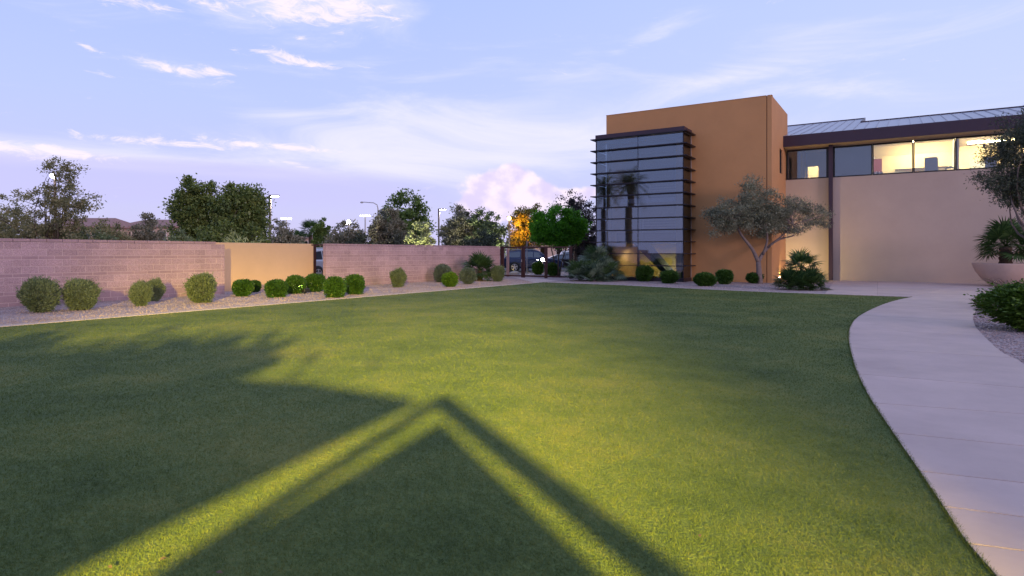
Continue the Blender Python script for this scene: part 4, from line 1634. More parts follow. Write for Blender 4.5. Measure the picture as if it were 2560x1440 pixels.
reed_clump('brown wispy ornamental grass between hedge and stone bowl', *C(13.95, 17.3), 170, 0.72, 0.95, 5)
reed_clump('small brown grass tuft at the foot of the hedge', *G(2462, 772), 90, 0.28, 0.3, 6)


# trees -----------------------------------------------------------
def limb(a, b, bend, rng, k=5):
    a, b = np.array(a, float), np.array(b, float)
    pts = []
    off = rng.normal(size=3) * bend * np.linalg.norm(b - a)
    for i in range(k + 1):
        t = i / k
        pts.append(a + (b - a) * t + off * math.sin(math.pi * t))
    return pts


def make_tree(name, label, x, y, lobes, trunk_h, leaf_mat, n_leaves, leaf, wid, bark='bark', trunk_r=0.12, clump=0.28, clumps=90, seed=0, droop=0.0, stems=None, group=None, rotz=0.0, stray=0.15, cat='tree', shell=0.6, sticks=6):
    """lobes: (dx, dy, z, rx, ry, rz) in the picture's right / away / up directions"""
    rng = np.random.default_rng(seed)
    t = thing(name, label, cat, (x, y, 0), TH, group)
    vol = np.array([l[3] * l[4] * l[5] for l in lobes]) ** (2 / 3)
    pr_ = vol / vol.sum()
    cents, outs = [], []
    for li in rng.choice(len(lobes), clumps, p=pr_):
        l = lobes[li]
        d = norm(rng.normal(size=(1, 3)))[0]
        r = 1 - (1 - shell) * rng.random() ** 1.3 if rng.random() < 0.8 else rng.random() * 0.7
        if rng.random() < stray:
            r *= rng.uniform(1.0, 1.28)
        cents.append(np.array([l[0] + d[0] * l[3] * r, l[1] + d[1] * l[4] * r, l[2] + d[2] * l[5] * r]))
        outs.append(d)
    cents, outs = np.array(cents), np.array(outs)
    idx = rng.integers(0, clumps, n_leaves)
    sc = clump * rng.uniform(0.6, 1.3, clumps)
    P = cents[idx] + rng.normal(size=(n_leaves, 3)) * sc[idx][:, None] * np.array([1, 1, 0.75]) * 0.6
    D = outs[idx] * 0.6 + rng.normal(size=(n_leaves, 3)) * 0.8 + np.array([0, 0, -droop])
    P[:, 2] = np.maximum(P[:, 2], 0.05)
    link('crown', quads_mesh('crown', leaf_quads(P, D, leaf, wid, rng), leaf_mat), t)
    tb = MB()
    stems = stems or [(0.0, 0.0)]
    for sx_, sy_ in stems:
        a = np.array([sx_ * 0.15, sy_ * 0.15, -0.05])
        top = np.array([lobes[0][0] * 0.3 + sx_, lobes[0][1] * 0.3 + sy_, trunk_h])
        pts = limb(a, top, 0.04, rng, 6)
        tb.tube(pts, [trunk_r * (1.25 - 0.5 * i / 6) for i in range(7)], 8)
        for l in lobes:
            for q in range(max(1, sticks // len(stems))):
                e = cents[rng.integers(0, clumps)] if q else np.array([l[0], l[1], l[2] + l[5] * 0.3])
                e = np.array(e)
                pts2 = limb(top - np.array([0, 0, 0.05]), e, 0.12, rng, 5)
                tb.tube(pts2, [trunk_r * 0.38 * (1 - 0.85 * i / 5) for i in range(6)], 5, cap=False)
    tb.build('trunk', bark, t, smooth=True)
    return t


def bg_tree(label, px, top, wpx, depth, leaf_mat, n=6500, leaf=0.16, wid=0.075, base=None, seed=0, lob=3, trunk=0.35, shell=0.6, clumps=110, cl=None, name='tree', cat='tree', group='trees beyond the wall', stray=0.12, bottom=0.0, tall=1.0, droop=0.0):
    """tree whose outline spans wpx at this depth and whose top is at pixel row top"""
    rng = np.random.default_rng(seed + 100)
    x, y = at(px, depth)
    h = zat(top, depth)
    W_ = wpx / FPX * depth
    b = bottom if bottom else h * 0.12
    lobes = [(0, 0, b + (h - b) * 0.56, W_ * 0.40, W_ * 0.40, (h - b) * 0.45), (-W_ * 0.16, 0, b + (h - b) * 0.36, W_ * 0.34, W_ * 0.34, (h - b) * 0.36), (W_ * 0.16, 0, b + (h - b) * 0.38, W_ * 0.34, W_ * 0.34, (h - b) * 0.36)]
    for k in range(lob):
        a = 2 * math.pi * k / lob + rng.uniform(-0.5, 0.5)
        rr = W_ * rng.uniform(0.20, 0.30)
        hz = rng.uniform(0.45, 0.78)
        lobes.append((math.cos(a) * (W_ * 0.5 - rr * 0.9), math.sin(a) * (W_ * 0.5 - rr), b + (h - b) * hz * 0.9, rr, rr, min((h - b) * 0.24, rr * 1.3)))
    return make_tree(name, label, x, y, lobes, h * trunk, leaf_mat, int(n * 1.5), leaf * 1.18, wid * 1.3, trunk_r=0.022 * h, clump=cl or W_ * 0.09, clumps=clumps, seed=seed, group=group, shell=shell, stray=stray, cat=cat, droop=droop)


# mesquite on the left: airy
mx, my = at(115, 27.5)
u = 27.5 / FPX
make_tree('mesquite_tree', 'airy brownish mesquite tree with a lamp behind, beyond the stepped wall', mx, my,
          [(0.3 * 1, 0, zat(510, 27.5), 1.5, 1.4, 1.2), (0.7, 0, zat(452, 27.5), 0.75, 0.7, 0.85), (-1.3, 0, zat(535, 27.5), 1.1, 1.0, 0.95), (1.35, 0, zat(505, 27.5), 0.8, 0.7, 0.35), (0.2, 0, zat(580, 27.5), 1.9, 1.5, 0.8)],
          1.4, 'leaf_mesquite', 11000, 0.125, 0.055, trunk_r=0.09, clump=0.2, clumps=190, seed=21, shell=0.35, stray=0.4, sticks=9)
bg_tree('loose greyish tree at the left end of the stepped wall', -10, 505, 190, 31, 'leaf_mesquite', 4200, 0.13, 0.06, seed=22, shell=0.4, stray=0.3, clumps=90)
bg_tree('low brown green bush beside the mesquite over the stepped wall', 270, 548, 110, 30, 'leaf_mesquite', 4500, 0.12, 0.055, seed=23, name='bush', cat='bush', group='bushes beyond the wall')
bg_tree('low olive bush under the mesquite over the stepped wall', 190, 572, 150, 28, 'leaf_sage', 4200, 0.12, 0.05, seed=24, name='bush', cat='bush', group='bushes beyond the wall')
bg_tree('low sage bush at the left end over the stepped wall', 40, 560, 140, 28, 'leaf_mesquite', 4200, 0.12, 0.05, seed=25, name='bush', cat='bush', group='bushes beyond the wall')
bg_tree('dull grey green bush between the two tile roofed houses', 372, 538, 92, 32, 'leaf_greytree', 5200, 0.12, 0.055, seed=26, name='bush', cat='bush', group='bushes beyond the wall')
bg_tree('pale feathery bush at the foot of the tall dark trees', 445, 575, 80, 29, 'leaf_sage', 3200, 0.13, 0.04, seed=27, name='bush', cat='bush', group='bushes beyond the wall', stray=0.3)
# ficus pair
def ficus(label, px, depth, lobes_px, n, seed):
    x, y = at(px, depth)
    k = depth / FPX
    lobes = [((lx - px) * k, 0, zat(ly, depth), rx * k, rx * k, rz * k) for lx, ly, rx, rz in lobes_px]
    return make_tree('tree', label, x, y, lobes, 1.2, 'leaf_ficus', n, 0.21, 0.115, trunk_r=0.14, clump=0.36, clumps=330, seed=seed, shell=0.8, stray=0.06, group='trees beyond the wall', sticks=3)


ficus('tall dense dark tree, taller of the pair beside the light pole', 490, 44, [(492, 482, 42, 32), (484, 520, 48, 40), (500, 530, 48, 45), (478, 570, 46, 40), (515, 575, 44, 40), (440, 530, 14, 14)], 21000, 28)
ficus('dense dark green tree between its taller twin and the light pole', 603, 43, [(590, 490, 36, 28), (625, 500, 36, 32), (600, 535, 58, 45), (565, 525, 34, 36), (632, 540, 34, 42), (600, 580, 62, 36)], 23000, 29)
bg_tree('dark bush filling the foot of the pair of dense dark trees', 548, 560, 130, 40, 'leaf_ficus', 8000, 0.17, 0.09, seed=81, name='bush', cat='bush', group='bushes beyond the wall')
bg_tree('dark bush between the dense dark tree and the light pole', 638, 560, 70, 41, 'leaf_ficus', 5000, 0.17, 0.09, seed=82, name='bush', cat='bush', group='bushes beyond the wall')
reed = bg_tree('pale wispy bush showing above the yellow stucco wall', 605, 580, 90, 26.5, 'leaf_pale', 900, 0.24, 0.03, seed=30, name='bush', cat='bush', group='bushes beyond the wall', stray=0.5)
bg_tree('grey green tree beside the tall light pole, far stadium light above', 706, 556, 84, 60, 'leaf_greytree', 5200, 0.2, 0.09, seed=31)
bg_tree('small dark upright tree beside the far palm', 803, 543, 50, 66, 'leaf_midtree', 4200, 0.22, 0.10, seed=32)
bg_tree('broad grey green bush above the near end of the gate side wall', 862, 553, 110, 48, 'leaf_greytree', 6000, 0.18, 0.08, seed=33, name='bush', cat='bush', group='bushes beyond the wall')
bg_tree('low dark bush in front of the grey tree above the wall', 905, 585, 90, 46, 'leaf_olive_dark', 4500, 0.16, 0.07, seed=34, name='bush', cat='bush', group='bushes beyond the wall')
bg_tree('tall green tree behind the purplish grey tree', 1012, 484, 132, 62, 'leaf_midtree', 9500, 0.24, 0.12, seed=35, lob=5, shell=0.7, clumps=160)
bg_tree('purplish grey dense tree in front of the tall green tree', 968, 512, 100, 50, 'leaf_greytree', 9500, 0.17, 0.075, seed=36, lob=4)
bg_tree('pale lamp lit bush beside the second light pole', 1046, 552, 76, 46, 'leaf_pale', 5600, 0.16, 0.07, seed=37, name='bush', cat='bush', group='bushes beyond the wall', stray=0.25)
bg_tree('wide olive grey tree above the wall beside the second light pole', 1155, 518, 110, 54, 'leaf_greytree', 9500, 0.18, 0.08, seed=38, lob=5)
bg_tree('olive grey tree with pale lit side near the gate', 1215, 505, 90, 53, 'leaf_sage', 8000, 0.18, 0.08, seed=39, lob=4)
bg_tree('low dark bush above the wall beside the gate', 1195, 575, 110, 47, 'leaf_olive_dark', 5000, 0.16, 0.07, seed=40, name='bush', cat='bush', group='bushes beyond the wall')
bg_tree('small grey bush beyond the garden gate', 1283, 585, 44, 70, 'leaf_greytree', 2600, 0.2, 0.09, seed=41, name='bush', cat='bush', group='bushes beyond the wall')
bg_tree('tree lit orange by a lamp beyond the garden gate', 1316, 492, 90, 54, 'leaf_gold', 6500, 0.18, 0.075, seed=42, lob=4, shell=0.5, droop=0.4, stray=0.25)
bg_tree('sparse dark purplish tree behind the glass bay', 1440, 448, 130, 46, 'leaf_sparse', 4200, 0.16, 0.06, seed=43, lob=4, shell=0.35, stray=0.45, clumps=130, cl=0.28)
bg_tree('dark tree low behind the glass bay and palm clump', 1462, 560, 90, 48, 'leaf_sparse', 5200, 0.17, 0.08, seed=44, lob=3)
# round clipped tree by the gate
rx_, ry_ = at(1396, 40.6)
k40 = 40.6 / FPX
make_tree('round_tree', 'bright green round clipped tree on forked dark stems behind the gate', rx_, ry_,
          [(0, 0, zat(566, 40.6), 68 * k40, 58 * k40, 48 * k40), (-0.75, 0, zat(575, 40.6), 0.9, 0.9, 0.75), (0.8, 0, zat(572, 40.6), 0.9, 0.9, 0.8)],
          1.75, 'leaf_round', 30000, 0.14, 0.075, trunk_r=0.045, clump=0.26, clumps=260, seed=51, shell=0.8, stems=[(-0.45, 0.1), (0.05, -0.2), (0.5, 0.1)], stray=0.05, sticks=3)

# olive tree before the tower
ox, oy = G(1900, 709)
do = EYE * FPX / (709 - HOR)
ko = do / FPX
ot = thing('olive_tree', 'grey green olive tree with forked leaning trunks before the orange tower', 'tree', (ox, oy, 0), TH)


def oloc(px, py, away=0.0):
    return np.array([(px - 1900) * ko, away, zat(py, do)])


rng = np.random.default_rng(77)
ol_lobes = [(1850, 535, 62, 52), (1882, 500, 50, 60), (1800, 535, 42, 40), (1930, 530, 45, 42), (1985, 525, 55, 40), (1965, 560, 50, 35), (2035, 540, 42, 32), (1905, 555, 60, 38), (1815, 568, 40, 28), (1875, 460, 24, 28), (2058, 548, 18, 14)]
P, D = [], []
ends = []
for lx, ly, rx, rz in ol_lobes:
    ncl = int(rx * rz / 76)
    for k in range(ncl):
        d = norm(rng.normal(size=(1, 3)))[0]
        r = rng.uniform(0.3, 1.05)
        c = oloc(lx, ly) + np.array([d[0] * rx * ko * r, d[1] * rx * ko * r * 0.9, d[2] * rz * ko * r])
        ends.append(c)
        m = int(rng.uniform(40, 210))
        P.append(c + rng.normal(size=(m, 3)) * np.array([0.15, 0.15, 0.10]))
        D.append(np.tile(d * 0.7, (m, 1)) + rng.normal(size=(m, 3)) * 0.8 + np.array([0.1, 0, 0.1]))
P, D = np.concatenate(P), np.concatenate(D)
link('crown', quads_mesh('crown', leaf_quads(P, D, 0.12, 0.034, rng), 'leaf_olive'), ot)
tb = MB()


def branch(pts, r0, r1, n=8):
    pts = spline([tuple(p) for p in pts], 4)
    tb.tube(pts, [r0 + (r1 - r0) * i / (len(pts) - 1) for i in range(len(pts))], n)


base = np.array([0, 0, -0.05])
fork = oloc(1896, 655)
branch([base, oloc(1898, 685), fork], 0.16, 0.12)
branch([fork, oloc(1880, 622), oloc(1852, 585), oloc(1835, 545)], 0.10, 0.04)
branch([fork, oloc(1912, 630, 0.1), oloc(1945, 602, 0.2), oloc(1990, 588, 0.2)], 0.10, 0.03)
branch([oloc(1908, 636), oloc(1914, 600, -0.2), oloc(1908, 560, -0.3)], 0.07, 0.03)
branch([oloc(1922, 618, 0.1), oloc(1950, 590, -0.2), oloc(1975, 560, -0.3)], 0.06, 0.025)
for i in rng.choice(len(ends), 46, replace=False):
    src = [oloc(1852, 585), oloc(1908, 575), oloc(1960, 596, 0.2), oloc(1838, 550), oloc(1975, 562, -0.3)]
    s = min(src, key=lambda q: np.linalg.norm(q - ends[i]))
    mid = (s + ends[i]) / 2 + rng.normal(size=3) * 0.15
    branch([s, mid, ends[i]], 0.025, 0.005, 5)
tb.build('trunk', 'bark_olive', ot, smooth=True)

# olive tree at the right edge, trunk out of the frame
dr = 15.0
kr = dr / FPX
tx, ty = at(2650, dr)
make_tree('olive_tree', 'dark olive tree whose drooping branches overhang the stone bowl', tx, ty,
          [((2525 - 2650) * kr, 0, zat(440, dr), 66 * kr, 0.6, 62 * kr), ((2560 - 2650) * kr, 0, zat(355, dr), 70 * kr, 0.7, 70 * kr), (0, 0, zat(370, dr), 1.1, 1.1, 1.0), ((2560 - 2650) * kr, 0, zat(478, dr), 45 * kr, 0.5, 50 * kr)],
          1.7, 'leaf_olive_dark', 42000, 0.075, 0.022, bark='bark_olive', trunk_r=0.10, clump=0.2, clumps=300, seed=61, shell=0.4, stray=0.3, droop=0.2, sticks=7)

# small unseen tree added behind the viewer so its crown shades the lawn's left
sx2, sy2 = C(-2.0, -4.6)
make_tree('added_shade_tree', 'small leafy tree added unseen behind the viewer to shade the lawn', sx2, sy2,
          [(-0.6, 0, 2.8, 1.4, 0.9, 0.45), (-2.5, 0, 2.5, 1.5, 0.8, 0.65), (0.95, 0, 3.05, 0.9, 0.5, 0.16), (-4.5, 0, 2.45, 1.5, 0.8, 0.7), (-6.5, 0, 2.3, 1.3, 0.8, 0.8)],
          1.5, 'leaf_sage', 20000, 0.17, 0.09, trunk_r=0.1, clump=0.3, clumps=260, seed=71, shell=0.3, stray=0.25)


# tall palms behind the viewer, mirrored in the glass bay
def tall_palm(label, x, y, h, seed):
    rng = np.random.default_rng(seed)
    t = thing('palm_tree', label, 'palm tree', (x, y, 0), 0, 'tall palms mirrored in the glass bay')
    prof = [((0.55 if z < 0.3 else 0.42) + 0.03 * (i % 2), z) for i, z in enumerate(np.linspace(-0.05, h, 26))]
    prof[-1] = (0.45, h)
    prof[-2] = (0.5, h - 0.4)
    MB().lathe(prof, 0, 0, 12).build('trunk', 'palm_bark_light', t)
    V = []
    for i in range(64):
        az = i * 2.4
        el = rng.uniform(-0.5, 1.3)
        L_ = rng.uniform(3.0, 3.9)
        pts = []
        for k in range(10):
            s_ = k / 9
            r = L_ * s_ * math.cos(el) * (1 - 0.15 * s_)
            z = h + L_ * s_ * math.sin(el) - 1.5 * s_ ** 2
            pts.append(np.array([r * math.cos(az), r * math.sin(az), z]))
        side = np.array([-math.sin(az), math.cos(az), 0])
        for k in range(1, 10):
            for sg in (-1, 1):
                for q in (0.0, 0.5):
                    p = pts[k - 1] + (pts[k] - pts[k - 1]) * q
                    l_ = 0.75 * (1 - 0.5 * k / 9)
                    tip = p + side * sg * l_ + (pts[k] - pts[k - 1]) * 0.7 + np.array([0, 0, -0.22])
                    V.append([p, p + (pts[k] - pts[k - 1]) * 0.22, tip, tip])
    V = np.array(V)
    V[:, 3] = (V[:, 2] + V[:, 0]) / 2
    link('crown', quads_mesh('crown', V, 'leaf_mesquite'), t)


def mirror_spot(px, total_depth):
    p = rdir(px) * total_depth
    return (float(p[0]), float(2 * BY - p[1]))


tall_palm('tall palm whose thick trunk shows mirrored in the glass bay', *mirror_spot(1573, 80), 10.6, 3)
tall_palm('tall palm mirrored beside its thicker twin in the glass bay', *mirror_spot(1512, 84), 10.4, 4)

# far palms and houses -------------------------------------------------
hx, hy = at(747, 95)
tp = thing('far_palm', 'small fan palm before the far tile roofed houses', 'palm tree', (hx, hy, 0))
MB().tube([(0, 0, -0.05), (0.05, 0, zat(600, 95))], [0.25, 0.2], 8).build('trunk', 'palm_trunk', tp)
for i in range(26):
    link('frond', FR['green'][i % 3], tp, (0.05, 0, zat(596, 95)), (0, -(-0.6 + 1.9 * (i / 26)), i * 2.4), (1.6, 1.6, 1.6))
hx, hy = at(775, 78)
tp = thing('far_palm', 'palm leaning over the wall beside the small dark upright tree', 'palm tree', (hx, hy, 0))
MB().tube([(0, 0, -0.05), (0.05, 0, zat(580, 78))], [0.25, 0.2], 8).build('trunk', 'palm_trunk', tp)
for i in range(26):
    link('frond', FR['green'][i % 3], tp, (0.05, 0, zat(577, 78)), (0, -(-0.6 + 1.9 * (i / 26)), i * 2.4 + 0.5), (1.7, 1.7, 1.7))


def house(label, px0, px1, ridge, eave, depth, wins=3, group='tile roofed houses beyond the trees'):
    x, y = at((px0 + px1) / 2, depth)
    W_ = (px1 - px0) / FPX * depth / 2
    hr, he = zat(ridge, depth), zat(eave, depth)
    t = thing('house', label, 'house', (x, y, 0), TH, group)
    MB().box(-W_ + 0.4, W_ - 0.4, -4.5, 4.5, -0.1, he).build('wall', 'house_wall', t)
    e = 0.5
    MB().add([(-W_, -4.5 - e, he), (W_, -4.5 - e, he), (W_, 4.5 + e, he), (-W_, 4.5 + e, he), (-W_ + 2.2, 0, hr), (W_ - 2.2, 0, hr), (-W_, -4.5 - e, he + 0.18), (W_, -4.5 - e, he + 0.18), (W_, 4.5 + e, he + 0.18), (-W_, 4.5 + e, he + 0.18)],
             [(0, 3, 2, 1), (0, 1, 7, 6), (1, 2, 8, 7), (2, 3, 9, 8), (3, 0, 6, 9), (6, 7, 5, 4), (7, 8, 5), (8, 9, 4, 5), (9, 6, 4)]).build('roof', 'tile_roof', t)
    for k in range(wins):
        cx_ = -W_ + 2.0 + (2 * W_ - 4.0) * (k / max(1, wins - 1))
        wn = MB().box(cx_ - 0.55, cx_ + 0.55, -4.53, -4.515, he - 1.9, he - 0.6).build('window', 'car_glass', t)
        f = MB()
        f.box(cx_ - 0.68, cx_ - 0.551, -4.56, -4.501, he - 2.03, he - 0.47).box(cx_ + 0.551, cx_ + 0.68, -4.56, -4.501, he - 2.03, he - 0.47)
        f.box(cx_ - 0.551, cx_ + 0.551, -4.56, -4.501, he - 2.03, he - 1.901).box(cx_ - 0.551, cx_ + 0.551, -4.56, -4.501, he - 0.599, he - 0.47)
        f.build('frame', 'house_trim', wn)
    return t


house('pink tile roofed house behind the mesquite and low bushes', 150, 325, 545, 572, 95, 5)
house('pink tile roofed house beside the tall dark trees', 330, 505, 549, 572, 100, 5)
house('far house with tile roof behind the small palm', 728, 800, 586, 598, 150, 4)
house('tile roofed house showing through the garden gate and tree', 1290, 1420, 596, 612, 120, 3)


# ------------------------------------------------------------------ cars
def car(label, x, y, rotz, paint, length=4.9, height=1.78, width=1.95, suv=True, group='cars parked in the lot'):
    t = thing('parked_car', label, 'car', (x, y, -0.03), rotz, group)
    s = length / 4.9
    hs = height / 1.78
    hw = width / 2
    # lower body stations: x, z low, z high, half width
    ST = [(-2.45, 0.42, 0.95, 0.86), (-2.38, 0.34, 1.08, 0.93), (-2.0, 0.28, 1.14, 0.975), (-1.0, 0.26, 1.12, 0.985), (0.3, 0.26, 1.10, 0.985), (1.1, 0.26, 1.09, 0.98), (1.6, 0.27, 1.06, 0.975), (2.15, 0.30, 0.98, 0.94), (2.38, 0.36, 0.86, 0.86), (2.45, 0.44, 0.72, 0.78)]
    vs_, fs_ = [], []
    for x_, zl, zh, wv in ST:
        w_ = wv * hw / 0.985
        for p in ((-w_ * 0.93, zl), (-w_, zl + 0.12), (-w_ * 1.0, (zl + zh) / 2 + 0.05), (-w_ * 0.965, zh - 0.05), (-w_ * 0.90, zh), (w_ * 0.90, zh), (w_ * 0.965, zh - 0.05), (w_, (zl + zh) / 2 + 0.05), (w_, zl + 0.12), (w_ * 0.93, zl)):
            vs_.append((x_ * s, p[0], p[1] * hs))
    n = 10
    for i in range(len(ST) - 1):
        for k in range(n):
            k2 = (k + 1) % n
            fs_.append((i * n + k, i * n + k2, (i + 1) * n + k2, (i + 1) * n + k))
    fs_.append(tuple(range(n)))
    fs_.append(tuple((len(ST) - 1) * n + k for k in range(n - 1, -1, -1)))
    body = MB().add(vs_, fs_).build('body', paint, t, smooth=False, bevel=0.012)
    # cabin
    RF = [(-2.28, 1.12, 0.88, 0.88), (-1.98, 1.66, 0.74, 0.88), (-1.2, 1.75, 0.73, 0.885), (-0.2, 1.76, 0.72, 0.885), (0.45, 1.70, 0.70, 0.885), (1.28, 1.09, 0.80, 0.86)]
    if not suv:
        RF = [(-2.1, 1.08, 0.86, 0.88), (-1.25, 1.52, 0.70, 0.88), (-0.5, 1.58, 0.69, 0.885), (0.2, 1.57, 0.68, 0.885), (0.5, 1.5, 0.68, 0.885), (1.3, 1.08, 0.80, 0.86)]
    vs_, fs_ = [], []
    zb = 1.06
    for x_, zt, wt, wb in RF:
        vs_ += [(x_ * s, -wb * hw / 0.975, zb * hs), (x_ * s, -wt * hw / 0.975, (zt - 0.05) * hs), (x_ * s, -wt * 0.88 * hw / 0.975, zt * hs), (x_ * s, wt * 0.88 * hw / 0.975, zt * hs), (x_ * s, wt * hw / 0.975, (zt - 0.05) * hs), (x_ * s, wb * hw / 0.975, zb * hs)]
    for i in range(len(RF) - 1):
        for k in range(5):
            fs_.append((i * 6 + k, i * 6 + k + 1, (i + 1) * 6 + k + 1, (i + 1) * 6 + k))
    MB().add(vs_, fs_).build('cabin', paint, t, bevel=0.0)

    def roof_at(x_):
        for a, b in zip(RF[:-1], RF[1:]):
            if a[0] <= x_ <= b[0]:
                q = (x_ - a[0]) / (b[0] - a[0])
                return [a[j] + (b[j] - a[j]) * q for j in range(4)]
        return RF[-1]

    def side_pt(x_, f, sg, out=0.012):
        _, zt, wt, wb = roof_at(x_)
        z = zb + (zt - 0.05 - zb) * f
        return (x_ * s, sg * ((wb + (wt - wb) * f) * hw / 0.975 + out), z * hs)

    for sg in (-1, 1):
        spans = ((-1.95, -1.05), (-0.98, 0.0), (0.07, 1.0)) if suv else ((-1.3, -0.62), (-0.55, 0.15), (0.22, 1.0))
        for a, b in spans:
            pts = [side_pt(a + (b - a) * q / 4, 0.16, sg) for q in range(5)] + [side_pt(b - (b - a) * q / 4, 0.88, sg) for q in range(5)]
            fs_ = tuple(range(10)) if sg < 0 else tuple(range(9, -1, -1))
            MB().add(pts, [fs_]).build('side_window', 'car_glass', t)
        MB().box(0.88 * s, 1.06 * s, sg * (hw + 0.06) - 0.09, sg * (hw + 0.06) + 0.09, 1.08 * hs, 1.24 * hs).build('mirror', paint, t, bevel=0.03)
        for xh in (-0.75, 0.28):
            MB().box(xh * s, (xh + 0.18) * s, sg * (hw + 0.002) - 0.02, sg * (hw + 0.002) + 0.02, 0.95 * hs, 0.98 * hs).build('door_handle', 'chrome', t)
        # lamps
        MB().box(2.18 * s, 2.42 * s, sg * 0.70 * hw - 0.17, sg * 0.70 * hw + 0.17, 0.72 * hs, 0.88 * hs).build('headlight', 'alloy', t, bevel=0.03)
        MB().box(-2.455 * s, -2.30 * s, sg * 0.80 * hw - 0.12, sg * 0.80 * hw + 0.12, 0.80 * hs, 1.04 * hs).build('tail_light', 'lamp_red', t, bevel=0.03)
        if suv:
            MB().tube([(-1.8 * s, sg * 0.62 * hw, 1.70 * hs), (-1.6 * s, sg * 0.62 * hw, 1.80 * hs), (0.1 * s, sg * 0.62 * hw, 1.81 * hs), (0.35 * s, sg * 0.62 * hw, 1.73 * hs)], 0.022, 6).build('roof_rail', 'alloy', t)
        for xw in (-1.5, 1.48):
            wr = 0.37 * hs
            # dark arch then wheel
            arch = MB()
            arch.tube([(xw * s, sg * (hw - 0.26), wr), (xw * s, sg * (hw + 0.004), wr)], wr + 0.075, 20)
            arch.build('wheel_arch', 'car_trim', t)
            wl = MB().tube([(0, -0.11, 0), (0, -0.09, 0), (0, 0.09, 0), (0, 0.11, 0)], [wr * 0.92, wr, wr, wr * 0.92], 24).build('wheel', 'rubber', t, loc=(xw * s, sg * (hw - 0.085), wr))
            rm = MB()
            rm.tube([(0, sg * 0.105, 0), (0, sg * 0.114, 0)], wr * 0.22, 12)
            for q in range(5):
                a = 2 * math.pi * q / 5 + 0.3
                ca, sa = math.cos(a), math.sin(a)
                wv = 0.055
                rm.hexa([(ca * 0.03 - sa * wv, sg * 0.112, sa * 0.03 + ca * wv), (ca * wr * 0.68 - sa * wv * 0.9, sg * 0.112, sa * wr * 0.68 + ca * wv * 0.9), (ca * wr * 0.68 + sa * wv * 0.9, sg * 0.112, sa * wr * 0.68 - ca * wv * 0.9), (ca * 0.03 + sa * wv, sg * 0.112, sa * 0.03 - ca * wv)],
                        [(ca * 0.03 - sa * wv, sg * 0.128, sa * 0.03 + ca * wv), (ca * wr * 0.68 - sa * wv * 0.9, sg * 0.128, sa * wr * 0.68 + ca * wv * 0.9), (ca * wr * 0.68 + sa * wv * 0.9, sg * 0.128, sa * wr * 0.68 - ca * wv * 0.9), (ca * 0.03 + sa * wv, sg * 0.128, sa * 0.03 - ca * wv)])
            # rim ring
            ring_v, ring_f = [], []
            for q in range(24):
                a = 2 * math.pi * q / 24
                for rr, yy in ((wr * 0.64, 0.112), (wr * 0.72, 0.112), (wr * 0.72, 0.126), (wr * 0.64, 0.126)):
                    ring_v.append((rr * math.cos(a), sg * yy, rr * math.sin(a)))
            for q in range(24):
                for k in range(4):
                    ring_f.append((q * 4 + k, q * 4 + (k + 1) % 4, ((q + 1) % 24) * 4 + (k + 1) % 4, ((q + 1) % 24) * 4 + k))
            rm.add(ring_v, ring_f)
            rm.build('rim', 'alloy', wl)
    # front and rear glass
    a, b = RF[-2], RF[-1]
    k_ = hw / 0.975
    o_ = 0.015
    pts = [((b[0] - 0.10) * s + o_, -0.74 * k_, (b[1] + 0.07) * hs + o_), ((b[0] - 0.10) * s + o_, 0.74 * k_, (b[1] + 0.07) * hs + o_), ((a[0] + 0.06) * s + o_, 0.60 * k_, (a[1] - 0.045) * hs + o_), ((a[0] + 0.06) * s + o_, -0.60 * k_, (a[1] - 0.045) * hs + o_)]
    MB().add(pts, [(0, 1, 2, 3)]).build('windscreen', 'car_glass', t)
    a, b = RF[0], RF[1]
    pts = [((a[0] + 0.04) * s - o_, 0.74 * k_, (a[1] + 0.08) * hs + o_), ((a[0] + 0.04) * s - o_, -0.74 * k_, (a[1] + 0.08) * hs + o_), ((b[0] - 0.03) * s - o_, -0.62 * k_, (b[1] - 0.06) * hs + o_), ((b[0] - 0.03) * s - o_, 0.62 * k_, (b[1] - 0.06) * hs + o_)]
    MB().add(pts, [(0, 1, 2, 3)]).build('rear_window', 'car_glass', t)
    MB().box(2.40 * s, 2.458 * s, -0.5 * hw, 0.5 * hw, 0.55 * hs, 0.74 * hs).build('grille', 'car_trim', t)
    MB().box(-2.465 * s, -2.40 * s, -0.28, 0.28, 0.72 * hs, 0.86 * hs).build('number_plate', 'paint_white', t)
    return t


DC = 51.5
cxp, cyp = at(1286 + 1.5 / DC * FPX, DC)
car('dark blue sport utility car seen side on through the garden gate', cxp, cyp, TH, 'car_blue')
cxp, cyp = at(1426, 55.5)
car('dark car behind the blue one, half hidden by the round tree', cxp, cyp, TH + 0.05, 'car_dark', suv=False, height=1.6)
cxp, cyp = at(1452, 66)
car('white car farther back behind the palm clump', cxp, cyp, TH, 'car_white', suv=True)
cxp, cyp = at(812, 36.5)
car('silver car with red tail light glimpsed beside the steel post', cxp, cyp, TH + math.radians(62), 'car_silver', suv=True)
cxp, cyp = at(836, 44)
car('dark blue car behind the silver one beside the steel post', cxp, cyp, TH + math.radians(62), 'car_dark', suv=True)

